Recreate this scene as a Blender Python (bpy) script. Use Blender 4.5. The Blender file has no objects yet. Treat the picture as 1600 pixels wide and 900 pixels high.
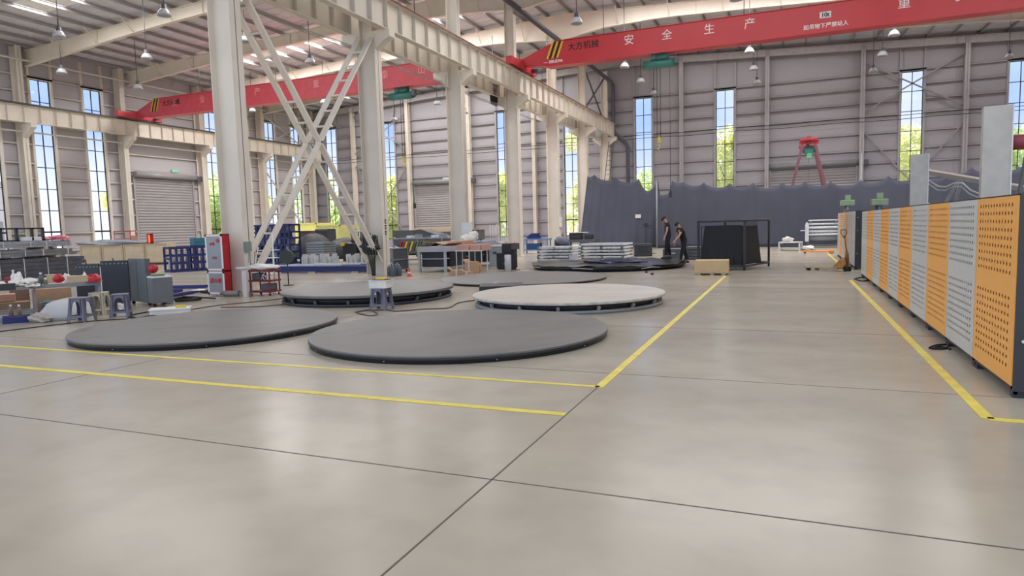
import bpy, math, random
from mathutils import Vector, Matrix
random.seed(7)
C = bpy.context.scene.collection
S = bpy.context.scene
# ------------------------------------------------------------------ camera
F = 1039.4; YAW = 0.39635; PITCH = 0.091706; ROLL = 0.027146; H = 1.6
def _basis():
    f = Vector((-math.sin(YAW)*math.cos(PITCH), math.cos(YAW)*math.cos(PITCH), -math.sin(PITCH)))
    r0 = Vector((math.cos(YAW), math.sin(YAW), 0)); d0 = f.cross(r0)
    r = math.cos(ROLL)*r0 + math.sin(ROLL)*d0
    d = -math.sin(ROLL)*r0 + math.cos(ROLL)*d0
    return r, d, f
RR, DD, FF = _basis()
cam = bpy.data.cameras.new('camera'); camo = bpy.data.objects.new('camera', cam); C.objects.link(camo)
cam.sensor_width = 36; cam.lens = F*36/1600; cam.clip_end = 500
m = Matrix.Identity(4)
for i in range(3):
    m[i][0] = RR[i]; m[i][1] = -DD[i]; m[i][2] = -FF[i]
m[2][3] = H
camo.matrix_world = m
S.camera = camo
# places are measured off the photograph once, as real positions on the floor or on a wall plane
def ray(px, py): return RR*((px-800)/F) + DD*((py-450)/F) + FF
def at(px, py, z=0.0):
    r = ray(px, py); t = (z-H)/r.z; return Vector((r.x*t, r.y*t, z))
def onY(px, py, Y):
    r = ray(px, py); t = Y/r.y; return Vector((r.x*t, Y, H+r.z*t))
def onX(px, py, X):
    r = ray(px, py); t = X/r.x; return Vector((X, r.y*t, H+r.z*t))
# ------------------------------------------------------------------ view, sky, lights
S.view_settings.view_transform = 'Standard'; S.view_settings.look = 'None'
S.view_settings.gamma = 1.0; S.view_settings.use_curve_mapping = False
S.view_settings.exposure = 0.28
S.cycles.use_denoising = True
S.cycles.max_bounces = 6; S.cycles.diffuse_bounces = 4; S.cycles.transparent_max_bounces = 12
S.cycles.sample_clamp_indirect = 6.0
W = bpy.data.worlds.new('sky'); S.world = W; W.use_nodes = True
nt = W.node_tree; nt.nodes.clear()
def nd(t, **k):
    n = nt.nodes.new(t)
    for a, b in k.items(): setattr(n, a, b)
    return n
o_ = nd('ShaderNodeOutputWorld'); bg = nd('ShaderNodeBackground'); tc = nd('ShaderNodeTexCoord')
sx = nd('ShaderNodeSeparateXYZ'); cr = nd('ShaderNodeValToRGB'); ns = nd('ShaderNodeTexNoise')
e = cr.color_ramp.elements
e[0].position = 0.0; e[0].color = (0.86, 0.90, 1.0, 1)
e[1].position = 0.9; e[1].color = (1.0, 1.0, 1.0, 1)
a = e.new(0.14); a.color = (0.36, 0.53, 0.92, 1)
a = e.new(0.3); a.color = (0.5, 0.66, 0.95, 1)
a = e.new(0.5); a.color = (0.9, 0.95, 1.0, 1)
ns.inputs['Scale'].default_value = 5; ns.inputs['Detail'].default_value = 4
mx = nd('ShaderNodeMix', data_type='RGBA'); mr = nd('ShaderNodeMapRange')
mr.inputs[1].default_value = 0.45; mr.inputs[2].default_value = 0.7; mr.inputs[3].default_value = 0.0; mr.inputs[4].default_value = 0.75
st = nd('ShaderNodeMapRange')   # the sky grows brighter towards the hazy zenith
st.inputs[1].default_value = 0.25; st.inputs[2].default_value = 0.75; st.inputs[3].default_value = 1.15; st.inputs[4].default_value = 0.95
L = nt.links.new
L(tc.outputs['Generated'], sx.inputs[0]); L(sx.outputs['Z'], cr.inputs[0]); L(tc.outputs['Generated'], ns.inputs['Vector'])
L(ns.outputs['Fac'], mr.inputs[0]); L(mr.outputs[0], mx.inputs[0]); L(cr.outputs[0], mx.inputs[6]); mx.inputs[7].default_value = (0.9, 0.93, 1, 1)
L(mx.outputs[2], bg.inputs[0]); L(sx.outputs['Z'], st.inputs[0]); L(st.outputs[0], bg.inputs[1]); L(bg.outputs[0], o_.inputs[0])
def light(name, typ, loc, rot, energy, color=(1, 1, 1), **k):
    l = bpy.data.lights.new(name, typ); l.energy = energy; l.color = color
    for a_, b_ in k.items(): setattr(l, a_, b_)
    o = bpy.data.objects.new(name, l); C.objects.link(o); o.location = loc; o.rotation_euler = rot
    return o
light('sun', 'SUN', (0, 60, 60), (math.radians(-36), 0, math.radians(14)), 8.0, (1.0, 0.96, 0.88), angle=math.radians(1.5))
# daylight of the roof-light strips (the real strips glow white): one area light in each strip
ROOF_L, ROOF_R, RIDGE = -42.9, 17.2, -12.85
COLY = [13.7+6.53*k for k in range(7)]
def roofz(x): return 14.62 - 0.05*abs(x-RIDGE)
STRIPS = []
for k in range(6):
    yc = COLY[k]+3.0
    if k % 2 == 1:
        for (x0, x1) in ((-36.5, -16.5), (-9.5, 4.0), (6.0, 14.5)):
            STRIPS.append((x0, x1, yc))
for (x0, x1, yc) in STRIPS:
    xc = (x0+x1)/2
    sl = math.atan(-0.05 if xc > RIDGE else 0.05)
    light('roof_light', 'AREA', (xc, yc, roofz(xc)-0.05), (0, -sl, 0), ((60 if xc < RIDGE else 60) if yc < 26 else (150 if xc < RIDGE else 115) if yc < 40 else (58 if xc < RIDGE else 20))*(x1-x0), (1.0, 0.985, 0.97), shape='RECTANGLE', size=x1-x0, size_y=1.6)
# ------------------------------------------------------------------ materials
MC = {}
def hexc(r, g, b):
    f = lambda v: ((v/255)/12.92 if v/255 <= 0.04045 else ((v/255+0.055)/1.055)**2.4)
    return (f(r), f(g), f(b), 1)
def M(key, rgb=(128, 128, 128), rough=0.6, metal=0.0, var=0.08, scale=3.0, bump=0.0, bscale=40, emit=None, es=1.0, trans=0.0):
    if key in MC: return MC[key]
    mt = bpy.data.materials.new(key); mt.use_nodes = True; n = mt.node_tree; p = n.nodes['Principled BSDF']
    p.inputs['Roughness'].default_value = rough; p.inputs['Metallic'].default_value = metal
    c = hexc(*rgb)
    t = n.nodes.new('ShaderNodeTexCoord'); no = n.nodes.new('ShaderNodeTexNoise'); no.inputs['Scale'].default_value = scale; no.inputs['Detail'].default_value = 5
    rp = n.nodes.new('ShaderNodeValToRGB'); rp.color_ramp.elements[0].position = 0.3; rp.color_ramp.elements[1].position = 0.7
    rp.color_ramp.elements[0].color = tuple(max(0, v*(1-var)) for v in c[:3])+(1,)
    rp.color_ramp.elements[1].color = tuple(min(1, v*(1+var)) for v in c[:3])+(1,)
    n.links.new(t.outputs['Object'], no.inputs['Vector']); n.links.new(no.outputs['Fac'], rp.inputs[0]); n.links.new(rp.outputs[0], p.inputs['Base Color'])
    if bump:
        b2 = n.nodes.new('ShaderNodeTexNoise'); b2.inputs['Scale'].default_value = bscale
        bm_ = n.nodes.new('ShaderNodeBump'); bm_.inputs['Strength'].default_value = bump
        n.links.new(t.outputs['Object'], b2.inputs['Vector']); n.links.new(b2.outputs['Fac'], bm_.inputs['Height']); n.links.new(bm_.outputs[0], p.inputs['Normal'])
    if emit:
        p.inputs['Emission Color'].default_value = hexc(*emit); p.inputs['Emission Strength'].default_value = es
    if trans: p.inputs['Transmission Weight'].default_value = trans
    MC[key] = mt; return mt
cream = M('cream painted steel', (222, 213, 199), 0.5, 0, 0.05, 1.2)
creamd = M('cream steel of bracing', (208, 200, 188), 0.5, 0, 0.06, 2)
wallm = M('pale grey wall sheet', (168, 165, 170), 0.55, 0, 0.03, 0.7)
girtm = M('galvanised girt', (164, 161, 163), 0.5, 0.0, 0.06, 2)
doorm = M('roller door slat grey', (160, 156, 158), 0.45, 0.1, 0.04, 2)
roofm = M('roof sheet underside', (206, 205, 212), 0.55, 0, 0.05, 1.5)
purlm = M('roof purlin', (158, 154, 156), 0.5, 0.0, 0.05, 2)
blackm = M('black steel', (48, 49, 54), 0.45, 0.0, 0.15, 5)
rubber = M('black rubber', (30, 30, 32), 0.7, 0, 0.15, 8)
darkg = M('dark grey steel', (84, 88, 92), 0.45, 0, 0.06, 5)
midg = M('mid grey steel', (140, 143, 146), 0.45, 0.1, 0.08, 5)
silver = M('galvanised silver steel', (206, 209, 212), 0.4, 0.0, 0.1, 7)
whitep = M('white paint', (222, 222, 222), 0.5, 0, 0.05, 4)
redm = M('crane red paint', (196, 52, 60), 0.4, 0, 0.05, 1)
redd = M('red paint', (180, 30, 44), 0.4, 0, 0.08, 4)
bluem = M('dark blue paint', (40, 48, 112), 0.45, 0, 0.1, 5)
tealm = M('teal crate plastic', (62, 128, 150), 0.5, 0, 0.08, 5)
greenm = M('hoist green paint', (60, 124, 114), 0.45, 0, 0.1, 6)
lgreen = M('machine pale green', (140, 165, 132), 0.5, 0, 0.08, 5)
plym = M('plywood', (212, 184, 140), 0.6, 0, 0.08, 3)
woodm = M('raw timber', (190, 170, 138), 0.65, 0, 0.12, 4)
cardm = M('brown cardboard', (184, 148, 118), 0.75, 0, 0.08, 4)
pinkm = M('pinkish cardboard', (205, 158, 138), 0.75, 0, 0.06, 4)
yelm = M('yellow floor tape', (224, 206, 88), 0.5, 0, 0.12, 6)
yelp = M('yellow paint', (222, 190, 50), 0.45, 0, 0.08, 5)
orgm = M('orange paint', (240, 150, 60), 0.45, 0, 0.06, 5)
txtw = M('white lettering', (240, 236, 236), 0.5, 0, 0.02)
txtb = M('black lettering', (25, 25, 28), 0.5, 0, 0.02)
txtr = M('red lettering', (205, 60, 70), 0.5, 0, 0.02)
plast = M('translucent white plastic', (222, 218, 212), 0.4, 0, 0.08, 8, bump=0.3, bscale=12)
greyf = M('grey plastic stool', (112, 112, 128), 0.5, 0, 0.05, 5)
beigep = M('beige plastic stool', (196, 188, 166), 0.5, 0, 0.05, 5)
skinm = M('skin', (206, 160, 136), 0.55, 0, 0.04, 8)
hairm = M('black hair', (24, 22, 22), 0.6, 0, 0.1, 20)
shirtm = M('black cotton', (32, 32, 37), 0.8, 0, 0.15, 12)
pantm = M('black work trousers', (27, 28, 33), 0.8, 0, 0.15, 12)
barkm = M('tree bark', (110, 96, 80), 0.8, 0, 0.15, 6)
def leafmat(key, rgb):
    mt = M(key, rgb, 0.6, 0, 0.35, 0.8)
    n = mt.node_tree; p = n.nodes['Principled BSDF']; out = n.nodes['Material Output']
    tr = n.nodes.new('ShaderNodeBsdfTranslucent'); mxs = n.nodes.new('ShaderNodeMixShader'); mxs.inputs[0].default_value = 0.72
    src = p.inputs['Base Color'].links[0].from_socket
    n.links.new(src, tr.inputs[0]); n.links.new(p.outputs[0], mxs.inputs[1]); n.links.new(tr.outputs[0], mxs.inputs[2]); n.links.new(mxs.outputs[0], out.inputs[0])
    return mt
leafa = leafmat('bright green leaves', (232, 246, 176)); leafb = leafmat('mid green leaves', (212, 238, 170))
def glassmat(key, tint, alpha):
    mt = bpy.data.materials.new(key); mt.use_nodes = True; n = mt.node_tree; n.nodes.clear()
    o = n.nodes.new('ShaderNodeOutputMaterial'); t = n.nodes.new('ShaderNodeBsdfTransparent'); g = n.nodes.new('ShaderNodeBsdfGlossy')
    x = n.nodes.new('ShaderNodeMixShader'); t.inputs[0].default_value = tint; g.inputs['Roughness'].default_value = 0.05; x.inputs[0].default_value = alpha
    n.links.new(t.outputs[0], x.inputs[1]); n.links.new(g.outputs[0], x.inputs[2]); n.links.new(x.outputs[0], o.inputs[0]); return mt
glassm = glassmat('window glass', (0.97, 0.97, 1.0, 1), 0.03)
cabglass = glassmat('hydrant cabinet glass', (0.8, 0.82, 0.84, 1), 0.55); cabglass.node_tree.nodes['Glossy BSDF'].inputs['Roughness'].default_value = 0.6; cabglass.node_tree.nodes['Glossy BSDF'].inputs[0].default_value = (.6, .6, .62, 1)
filmm = glassmat('clear stretch film', (0.8, 0.82, 0.84, 1), 0.22)
def floormat():
    mt = bpy.data.materials.new('polished concrete floor'); mt.use_nodes = True; n = mt.node_tree; p = n.nodes['Principled BSDF']; Lk = n.links.new
    t = n.nodes.new('ShaderNodeTexCoord'); mp = n.nodes.new('ShaderNodeMapping'); mp.inputs['Scale'].default_value = (0.35, 1.0, 1)
    n1 = n.nodes.new('ShaderNodeTexNoise'); n1.inputs['Scale'].default_value = 0.9; n1.inputs['Detail'].default_value = 5; n1.inputs['Roughness'].default_value = 0.5
    r1 = n.nodes.new('ShaderNodeValToRGB'); r1.color_ramp.elements[0].position = 0.2; r1.color_ramp.elements[1].position = 0.8
    r1.color_ramp.elements[0].color = hexc(168, 160, 147); r1.color_ramp.elements[1].color = hexc(183, 175, 160)
    Lk(t.outputs['Object'], mp.inputs[0]); Lk(mp.outputs[0], n1.inputs['Vector']); Lk(n1.outputs['Fac'], r1.inputs[0])
    n2 = n.nodes.new('ShaderNodeTexNoise'); n2.inputs['Scale'].default_value = 2.2; n2.inputs['Detail'].default_value = 8
    r2 = n.nodes.new('ShaderNodeMapRange'); r2.inputs[1].default_value = 0.45; r2.inputs[2].default_value = 0.9; r2.inputs[3].default_value = 1.0; r2.inputs[4].default_value = 0.84
    Lk(t.outputs['Object'], n2.inputs['Vector']); Lk(n2.outputs['Fac'], r2.inputs[0])
    mm = n.nodes.new('ShaderNodeMix'); mm.data_type = 'RGBA'; mm.blend_type = 'MULTIPLY'; mm.inputs[0].default_value = 1
    Lk(r1.outputs[0], mm.inputs[6]); Lk(r2.outputs[0], mm.inputs[7]); Lk(mm.outputs[2], p.inputs['Base Color'])
    r3 = n.nodes.new('ShaderNodeMapRange'); r3.inputs[3].default_value = 0.18; r3.inputs[4].default_value = 0.30; p.inputs['Specular IOR Level'].default_value = 0.22
    Lk(n1.outputs['Fac'], r3.inputs[0]); Lk(r3.outputs[0], p.inputs['Roughness'])
    return mt
floorm = floormat()
def discmat(key, rgb, streak):
    mt = M(key, rgb, 0.45, 0, 0.05, 2.0); n = mt.node_tree; p = n.nodes['Principled BSDF']; Lk = n.links.new
    src = p.inputs['Base Color'].links[0].from_socket
    t = n.nodes.new('ShaderNodeTexCoord'); mp = n.nodes.new('ShaderNodeMapping'); mp.inputs['Scale'].default_value = (0.5, 1.3, 1); mp.inputs['Rotation'].default_value = (0, 0, 0.5)
    n2 = n.nodes.new('ShaderNodeTexNoise'); n2.inputs['Scale'].default_value = 1.1; n2.inputs['Detail'].default_value = 9; n2.inputs['Roughness'].default_value = 0.62
    r2 = n.nodes.new('ShaderNodeMapRange'); r2.inputs[1].default_value = 0.52; r2.inputs[2].default_value = 0.66; r2.inputs[3].default_value = 1.0; r2.inputs[4].default_value = streak
    mm = n.nodes.new('ShaderNodeMix'); mm.data_type = 'RGBA'; mm.blend_type = 'MULTIPLY'; mm.inputs[0].default_value = 1
    Lk(t.outputs['Object'], mp.inputs[0]); Lk(mp.outputs[0], n2.inputs['Vector']); Lk(n2.outputs['Fac'], r2.inputs[0])
    Lk(src, mm.inputs[6]); Lk(r2.outputs[0], mm.inputs[7]); Lk(mm.outputs[2], p.inputs['Base Color'])
    return mt
discg = discmat('grey disc deck', (112, 110, 109), 0.78); discl = discmat('pale primed disc deck', (198, 190, 182), 0.88); discd = discmat('mid grey disc deck', (118, 115, 115), 0.88)
plyedge = M('scuffed pale rim', (190, 184, 176), 0.55, 0, 0.25, 6)
def perf(key, rgb):
    # sheet with rows of punched slots: real see-through holes, in the sheet's own coordinates (y along, z up)
    mt = M(key, rgb, 0.42, 0, 0.04, 2.0); n = mt.node_tree; p = n.nodes['Principled BSDF']; out = n.nodes['Material Output']; Lk = n.links.new
    t = n.nodes.new('ShaderNodeTexCoord'); s = n.nodes.new('ShaderNodeSeparateXYZ'); Lk(t.outputs['Object'], s.inputs[0])
    def mth(op, a_, b_=None):
        q = n.nodes.new('ShaderNodeMath'); q.operation = op
        for i_, v in enumerate((a_, b_)):
            if v is None: continue
            if isinstance(v, (int, float)): q.inputs[i_].default_value = v
            else: Lk(v, q.inputs[i_])
        return q.outputs[0]
    def window(v, lo, hi): return mth('MULTIPLY', mth('GREATER_THAN', v, lo), mth('LESS_THAN', v, hi))
    y = s.outputs['Y']; z = s.outputs['Z']
    fy = mth('FRACT', mth('DIVIDE', y, 0.094)); fz = mth('FRACT', mth('DIVIDE', mth('ADD', z, 1.0), 0.0745))
    hole = mth('LESS_THAN', mth('ADD', mth('POWER', mth('DIVIDE', mth('SUBTRACT', fy, .5), .2), 2.0), mth('POWER', mth('DIVIDE', mth('SUBTRACT', fz, .5), .22), 2.0)), 1.0)
    iny = window(y, 0.12, 1.19)
    inz = mth('MAXIMUM', window(z, 0.0745*1.55, 0.0745*10.58), window(z, 0.0745*12.58, 0.0745*21.6))
    # the last few slots of every row stay unpunched at the ends
    hole = mth('MULTIPLY', hole, mth('MULTIPLY', iny, inz))
    tr = n.nodes.new('ShaderNodeBsdfTransparent'); x = n.nodes.new('ShaderNodeMixShader')
    Lk(hole, x.inputs[0]); Lk(p.outputs[0], x.inputs[1]); Lk(tr.outputs[0], x.inputs[2]); Lk(x.outputs[0], out.inputs[0])
    return mt
perfo = perf('orange punched sheet', (255, 182, 92)); perfg = perf('grey punched sheet', (208, 209, 205))
def clothmat():
    mt = M('dark blue grey netting cloth', (80, 83, 98), 0.85, 0, 0.1, 0.6); return mt
clothm = clothmat(); clothb = M('dark netting cloth', (73, 76, 90), 0.85, 0, 0.1, 0.6)
contm = M('pale yellow container', (236, 230, 140), 0.5, 0, 0.06, 2)
tarpm = M('black tarpaulin', (38, 39, 44), 0.6, 0, 0.2, 4, bump=0.3, bscale=6)
bluefilm = M('bluish wrapping film', (58, 64, 92), 0.25, 0, 0.3, 3, bump=0.4, bscale=5)
wrapm = M('black stretch-wrapped film', (44, 46, 50), 0.28, 0, 0.4, 5, bump=0.5, bscale=9)
steelw = M('wrapped grey steel profile', (122, 124, 130), 0.35, 0.2, 0.25, 3, bump=0.2, bscale=10)
steeld = M('dark steel profile', (82, 84, 92), 0.4, 0.1, 0.25, 3)
outw = M('pale shed cladding', (216, 218, 226), 0.6, 0, 0.03, 0.4); outg = M('grey shed door', (150, 156, 168), 0.6, 0, 0.04, 0.5)
groundm = M('yard concrete', (190, 186, 176), 0.8, 0, 0.06, 0.5)
framem = M('black window frame', (40, 42, 48), 0.5, 0, 0.05, 4)
# ------------------------------------------------------------------ mesh builder
class MB:
    def __init__(s): s.v = []; s.f = []; s.sm = []
    def _add(s, vs, fs, smooth=False):
        b = len(s.v); s.v += [tuple(v) for v in vs]; s.f += [tuple(i+b for i in f) for f in fs]; s.sm += [smooth]*len(fs); return s
    def bx(s, x0, x1, y0, y1, z0, z1):
        vs = [(x, y, z) for z in (z0, z1) for y in (y0, y1) for x in (x0, x1)]
        return s._add(vs, [(0, 2, 3, 1), (4, 5, 7, 6), (0, 1, 5, 4), (2, 6, 7, 3), (0, 4, 6, 2), (1, 3, 7, 5)])
    def cb(s, c, d, rz=0.0):
        cs, sn = math.cos(rz), math.sin(rz); vs = []
        for z in (-.5, .5):
            for y in (-.5, .5):
                for x in (-.5, .5):
                    X, Y = x*d[0], y*d[1]; vs.append((c[0]+X*cs-Y*sn, c[1]+X*sn+Y*cs, c[2]+z*d[2]))
        return s._add(vs, [(0, 2, 3, 1), (4, 5, 7, 6), (0, 1, 5, 4), (2, 6, 7, 3), (0, 4, 6, 2), (1, 3, 7, 5)])
    def bar(s, p, q, w, h, up=(0, 0, 1)):
        p = Vector(p); q = Vector(q); d = (q-p).normalized(); u = Vector(up)
        if abs(d.dot(u)) > 0.98: u = Vector((0, 1, 0))
        a_ = d.cross(u).normalized()*w/2; b_ = a_.cross(d).normalized()*h/2
        vs = [p-a_-b_, p+a_-b_, p-a_+b_, p+a_+b_, q-a_-b_, q+a_-b_, q-a_+b_, q+a_+b_]
        return s._add(vs, [(0, 2, 3, 1), (4, 5, 7, 6), (0, 1, 5, 4), (2, 6, 7, 3), (0, 4, 6, 2), (1, 3, 7, 5)])
    def tube(s, p, q, r, n=10, r2=None):
        p = Vector(p); q = Vector(q); d = (q-p).normalized(); u = Vector((0, 0, 1)) if abs(d.z) < 0.95 else Vector((1, 0, 0))
        a_ = d.cross(u).normalized(); b_ = a_.cross(d); r2 = r if r2 is None else r2; vs = []
        for (c, rr) in ((p, r), (q, r2)):
            for i in range(n):
                t = 2*math.pi*i/n; vs.append(c+a_*math.cos(t)*rr+b_*math.sin(t)*rr)
        fs = [(i, (i+1) % n, n+(i+1) % n, n+i) for i in range(n)]
        s._add(vs, fs, True); s.f.append(tuple(range(len(s.v)-2*n, len(s.v)-n))[::-1]); s.f.append(tuple(range(len(s.v)-n, len(s.v)))); s.sm += [False, False]
        return s
    def path(s, pts, r, n=8):
        pts = [Vector(p) for p in pts]; rings = []
        for i, p in enumerate(pts):
            d = (pts[min(i+1, len(pts)-1)]-pts[max(i-1, 0)]).normalized(); u = Vector((0, 0, 1)) if abs(d.z) < 0.9 else Vector((1, 0, 0))
            a_ = d.cross(u).normalized(); b_ = a_.cross(d)
            rings.append([p+a_*math.cos(2*math.pi*k/n)*r+b_*math.sin(2*math.pi*k/n)*r for k in range(n)])
        vs = [v for r_ in rings for v in r_]; fs = []
        for i in range(len(rings)-1):
            for k in range(n): fs.append((i*n+k, i*n+(k+1) % n, (i+1)*n+(k+1) % n, (i+1)*n+k))
        fs.append(tuple(range(n))[::-1]); fs.append(tuple(range(len(vs)-n, len(vs))))
        return s._add(vs, fs, True)
    def lathe(s, prof, n=32, c=(0, 0, 0), smooth=True):
        vs = []; fs = []
        for (r, z) in prof:
            for i in range(n):
                t = 2*math.pi*i/n; vs.append((c[0]+r*math.cos(t), c[1]+r*math.sin(t), c[2]+z))
        for j in range(len(prof)-1):
            for i in range(n): fs.append((j*n+i, j*n+(i+1) % n, (j+1)*n+(i+1) % n, (j+1)*n+i))
        s._add(vs, fs, smooth)
        b = len(s.v)-len(vs)
        if prof[0][0] > 1e-4: s.f.append(tuple(range(b, b+n))[::-1]); s.sm.append(False)
        if prof[-1][0] > 1e-4: s.f.append(tuple(range(b+(len(prof)-1)*n, b+len(prof)*n))); s.sm.append(False)
        return s
    def prism(s, poly, plane, t0, t1):
        # plane 'xz': poly (x,z) extruded in y ; 'yz': (y,z) in x ; 'xy': (x,y) in z
        k = len(poly); mk = {'xz': lambda a_, b_, t: (a_, t, b_), 'yz': lambda a_, b_, t: (t, a_, b_), 'xy': lambda a_, b_, t: (a_, b_, t)}[plane]
        vs = [mk(a_, b_, t0) for a_, b_ in poly]+[mk(a_, b_, t1) for a_, b_ in poly]
        fs = [tuple(range(k))[::-1], tuple(range(k, 2*k))]+[(i, (i+1) % k, k+(i+1) % k, k+i) for i in range(k)]
        return s._add(vs, fs)
    def grid(s, fn, nu, nv, smooth=True):
        vs = [fn(u/nu, v/nv) for v in range(nv+1) for u in range(nu+1)]
        fs = [(v*(nu+1)+u, v*(nu+1)+u+1, (v+1)*(nu+1)+u+1, (v+1)*(nu+1)+u) for v in range(nv) for u in range(nu)]
        return s._add(vs, fs, smooth)
    def blob(s, c, r, seed=0, n=14, amp=0.15, flat=0.0):
        rd = random.Random(seed); ph = [rd.uniform(0, 6.3) for _ in range(6)]
        def fn(u, v):
            t = 2*math.pi*u; p_ = math.pi*v
            x, y, z = math.sin(p_)*math.cos(t), math.sin(p_)*math.sin(t), math.cos(p_)
            k = 1+amp*(math.sin(3*x+ph[0])*math.sin(4*y+ph[1])+0.6*math.sin(7*z+ph[2]+5*x)+0.5*math.sin(9*y+ph[3]+6*z))
            X, Y, Z = c[0]+r[0]*x*k, c[1]+r[1]*y*k, c[2]+r[2]*z*k
            return (X, Y, max(Z, flat))
        return s.grid(fn, n*2, n)
    def build(s, name, mat, parent=None, bevel=0.0, bseg=2, recalc=True):
        me = bpy.data.meshes.new(name); me.from_pydata(s.v, [], s.f); me.update()
        if recalc:
            import bmesh
            bm = bmesh.new(); bm.from_mesh(me); bmesh.ops.recalc_face_normals(bm, faces=bm.faces); bm.to_mesh(me); bm.free()
        me.polygons.foreach_set('use_smooth', s.sm); me.materials.append(mat)
        o = bpy.data.objects.new(name, me); C.objects.link(o)
        if parent is not None: o.parent = parent
        if bevel:
            b = o.modifiers.new('bevel', 'BEVEL'); b.width = bevel; b.segments = bseg; b.limit_method = 'ANGLE'; b.angle_limit = 0.7
        return o
def tag(o, label, cat, group=None, kind=None):
    o['label'] = label; o['category'] = cat
    if group: o['group'] = group
    if kind: o['kind'] = kind
    return o
def thing(name, label, cat, loc=(0, 0, 0), rz=0.0, group=None):
    o = bpy.data.objects.new(name, None); o.empty_display_size = 0.2; C.objects.link(o); o.location = loc; o.rotation_euler = (0, 0, rz)
    return tag(o, label, cat, group)
def struct(name, mb, mat, parent=None, **k):
    o = mb.build(name, mat, parent, **k)
    if parent is None: o['kind'] = 'structure'
    return o
def sroot(name, loc=(0, 0, 0), rz=0.0):
    o = bpy.data.objects.new(name, None); o.empty_display_size = 0.2; C.objects.link(o); o.location = loc; o.rotation_euler = (0, 0, rz); o['kind'] = 'structure'; return o
def dup(root, loc=None, rz=None, label=None, group=None):
    r = root.copy(); C.objects.link(r)
    if loc is not None: r.location = loc
    if rz is not None: r.rotation_euler = (0, 0, rz)
    if label: r['label'] = label
    if group: r['group'] = group
    for ch in list(root.children):
        c = ch.copy(); C.objects.link(c); c.parent = r
        for g in ch.children:
            d = g.copy(); C.objects.link(d); d.parent = c
    return r
def text(name, body, size, mat, parent, loc, rot=(math.pi/2, 0, 0), align='CENTER', ext=0.004, bold=0.0):
    cu = bpy.data.curves.new(name, 'FONT'); cu.body = body; cu.size = size; cu.align_x = align; cu.align_y = 'CENTER'; cu.extrude = ext; cu.offset = bold
    tmp = bpy.data.objects.new(name, cu); C.objects.link(tmp)
    dg = bpy.context.evaluated_depsgraph_get(); me = bpy.data.meshes.new_from_object(tmp.evaluated_get(dg))
    bpy.data.objects.remove(tmp); me.materials.clear(); me.materials.append(mat); me.name = name
    o = bpy.data.objects.new(name, me); C.objects.link(o); o.parent = parent; o.location = loc; o.rotation_euler = rot
    return o
# ------------------------------------------------------------------ the hall
YE = 53.2; XL = -42.75; XRT = 17.0; ROOFY0 = 8.5
fl = MB().bx(-62, 24, -14, 54, -0.2, 0); struct('floor', fl, floorm)
j = MB()
for y in (3.73, 10.2, 16.7, 23.3): j.bx(-42.6, 16.9, y-0.006, y+0.006, -0.01, 0.0015)
for x in (-7.62, -1.735): j.bx(x-0.006, x+0.006, -12, 53, -0.01, 0.0015)
j.bx(-42.6, 16.9, 6.9-0.004, 6.9+0.004, -0.01, 0.0015)
struct('floor_joint', j, M('dark floor joint', (96, 88, 80), 0.8))
ground = MB().bx(-140, 100, 53.4, 160, -0.15, -0.02).bx(-140, -42.9, -20, 53.4, -0.15, -0.02).bx(17.2, 100, -20, 53.4, -0.15, -0.02)
struct('floor_yard', ground, groundm)
def tape(name, label, pts, w=0.062):
    b = MB()
    for p, q in zip(pts[:-1], pts[1:]):
        p = Vector((p[0], p[1], 0.003)); q = Vector((q[0], q[1], 0.003)); b.bar(p, q, w, 0.004)
    return tag(b.build(name, yelm), label, 'floor tape')
tape('floor_tape', 'yellow floor tape edging the left of the open aisle beside the discs', [(-1.72, 6.25), (-1.72, 20.3)], 0.085)
tape('floor_tape', 'upper yellow floor tape running left in front of the discs', [(-1.72, 6.28), (-22, 6.2)])
tape('floor_tape', 'lower yellow floor tape running left across the empty floor', [(-1.74, 5.26), (-22, 5.2)], 0.085)
tape('floor_tape', 'yellow floor tape in front of the orange and grey perforated cabinets', [(4.5, 6.0), (1.45, 6.12), (1.45, 19.0)], 0.09)
tape('floor_tape', 'faint yellow floor tape by the farther row of perforated cabinets', [(1.6, 22.0), (1.62, 33.5)], 0.08)
# walls with openings
ZT = 13.4; Z0W = 0.75; Z1W = 11.35
def roofline(x): return roofz(x)+0.01
WIN_E = [-40.6, -34.15, -22.62, -16.58, -10.68, -4.56, 7.57, 13.64]; WW = 1.3
DOOR_E = [(-31.45, -26.05, 5.65), (-1.3, 4.25, 5.35)]
wf = MB(); cuts = sorted([(c-WW/2, c+WW/2, Z0W, Z1W) for c in WIN_E]+[(a_, b_, 0, h_) for a_, b_, h_ in DOOR_E])
x = XL
def seg(x0, x1, zb, fz=roofline):
    pts = [(x0, zb)]; xs = [x0, x1] if not (x0 < RIDGE < x1) else [x0, RIDGE, x1]
    pts += [(xx, fz(xx)) for xx in xs]+[(x1, zb)]
    wf.prism(pts, 'xz', YE, YE+0.12)
for (a_, b_, z0, z1) in cuts:
    seg(x, a_, 0); seg(a_, b_, z1)
    if z0 > 0: wf.bx(a_, b_, YE, YE+0.12, 0, z0)
    x = b_
seg(x, XRT, 0)
WF = struct('wall_far', wf, wallm)
YW0 = 7.0
WIN_L = [(COLY[0]-6.53*1+4.2+.62)]
wl = []
for cy in [COLY[1], COLY[2], COLY[4], COLY[5]]: wl += [cy-0.7+0.9+0.62, cy-0.7+4.2+0.62]
COLL = [26.1+6.53*k for k in range(-3, 5)]      # the wall's own columns
wins_l = []
for k, cy in enumerate(COLL[:-1]):
    if abs(cy-32.63) < 0.2: continue
    wins_l += [cy+1.5, cy+4.83]
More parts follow.
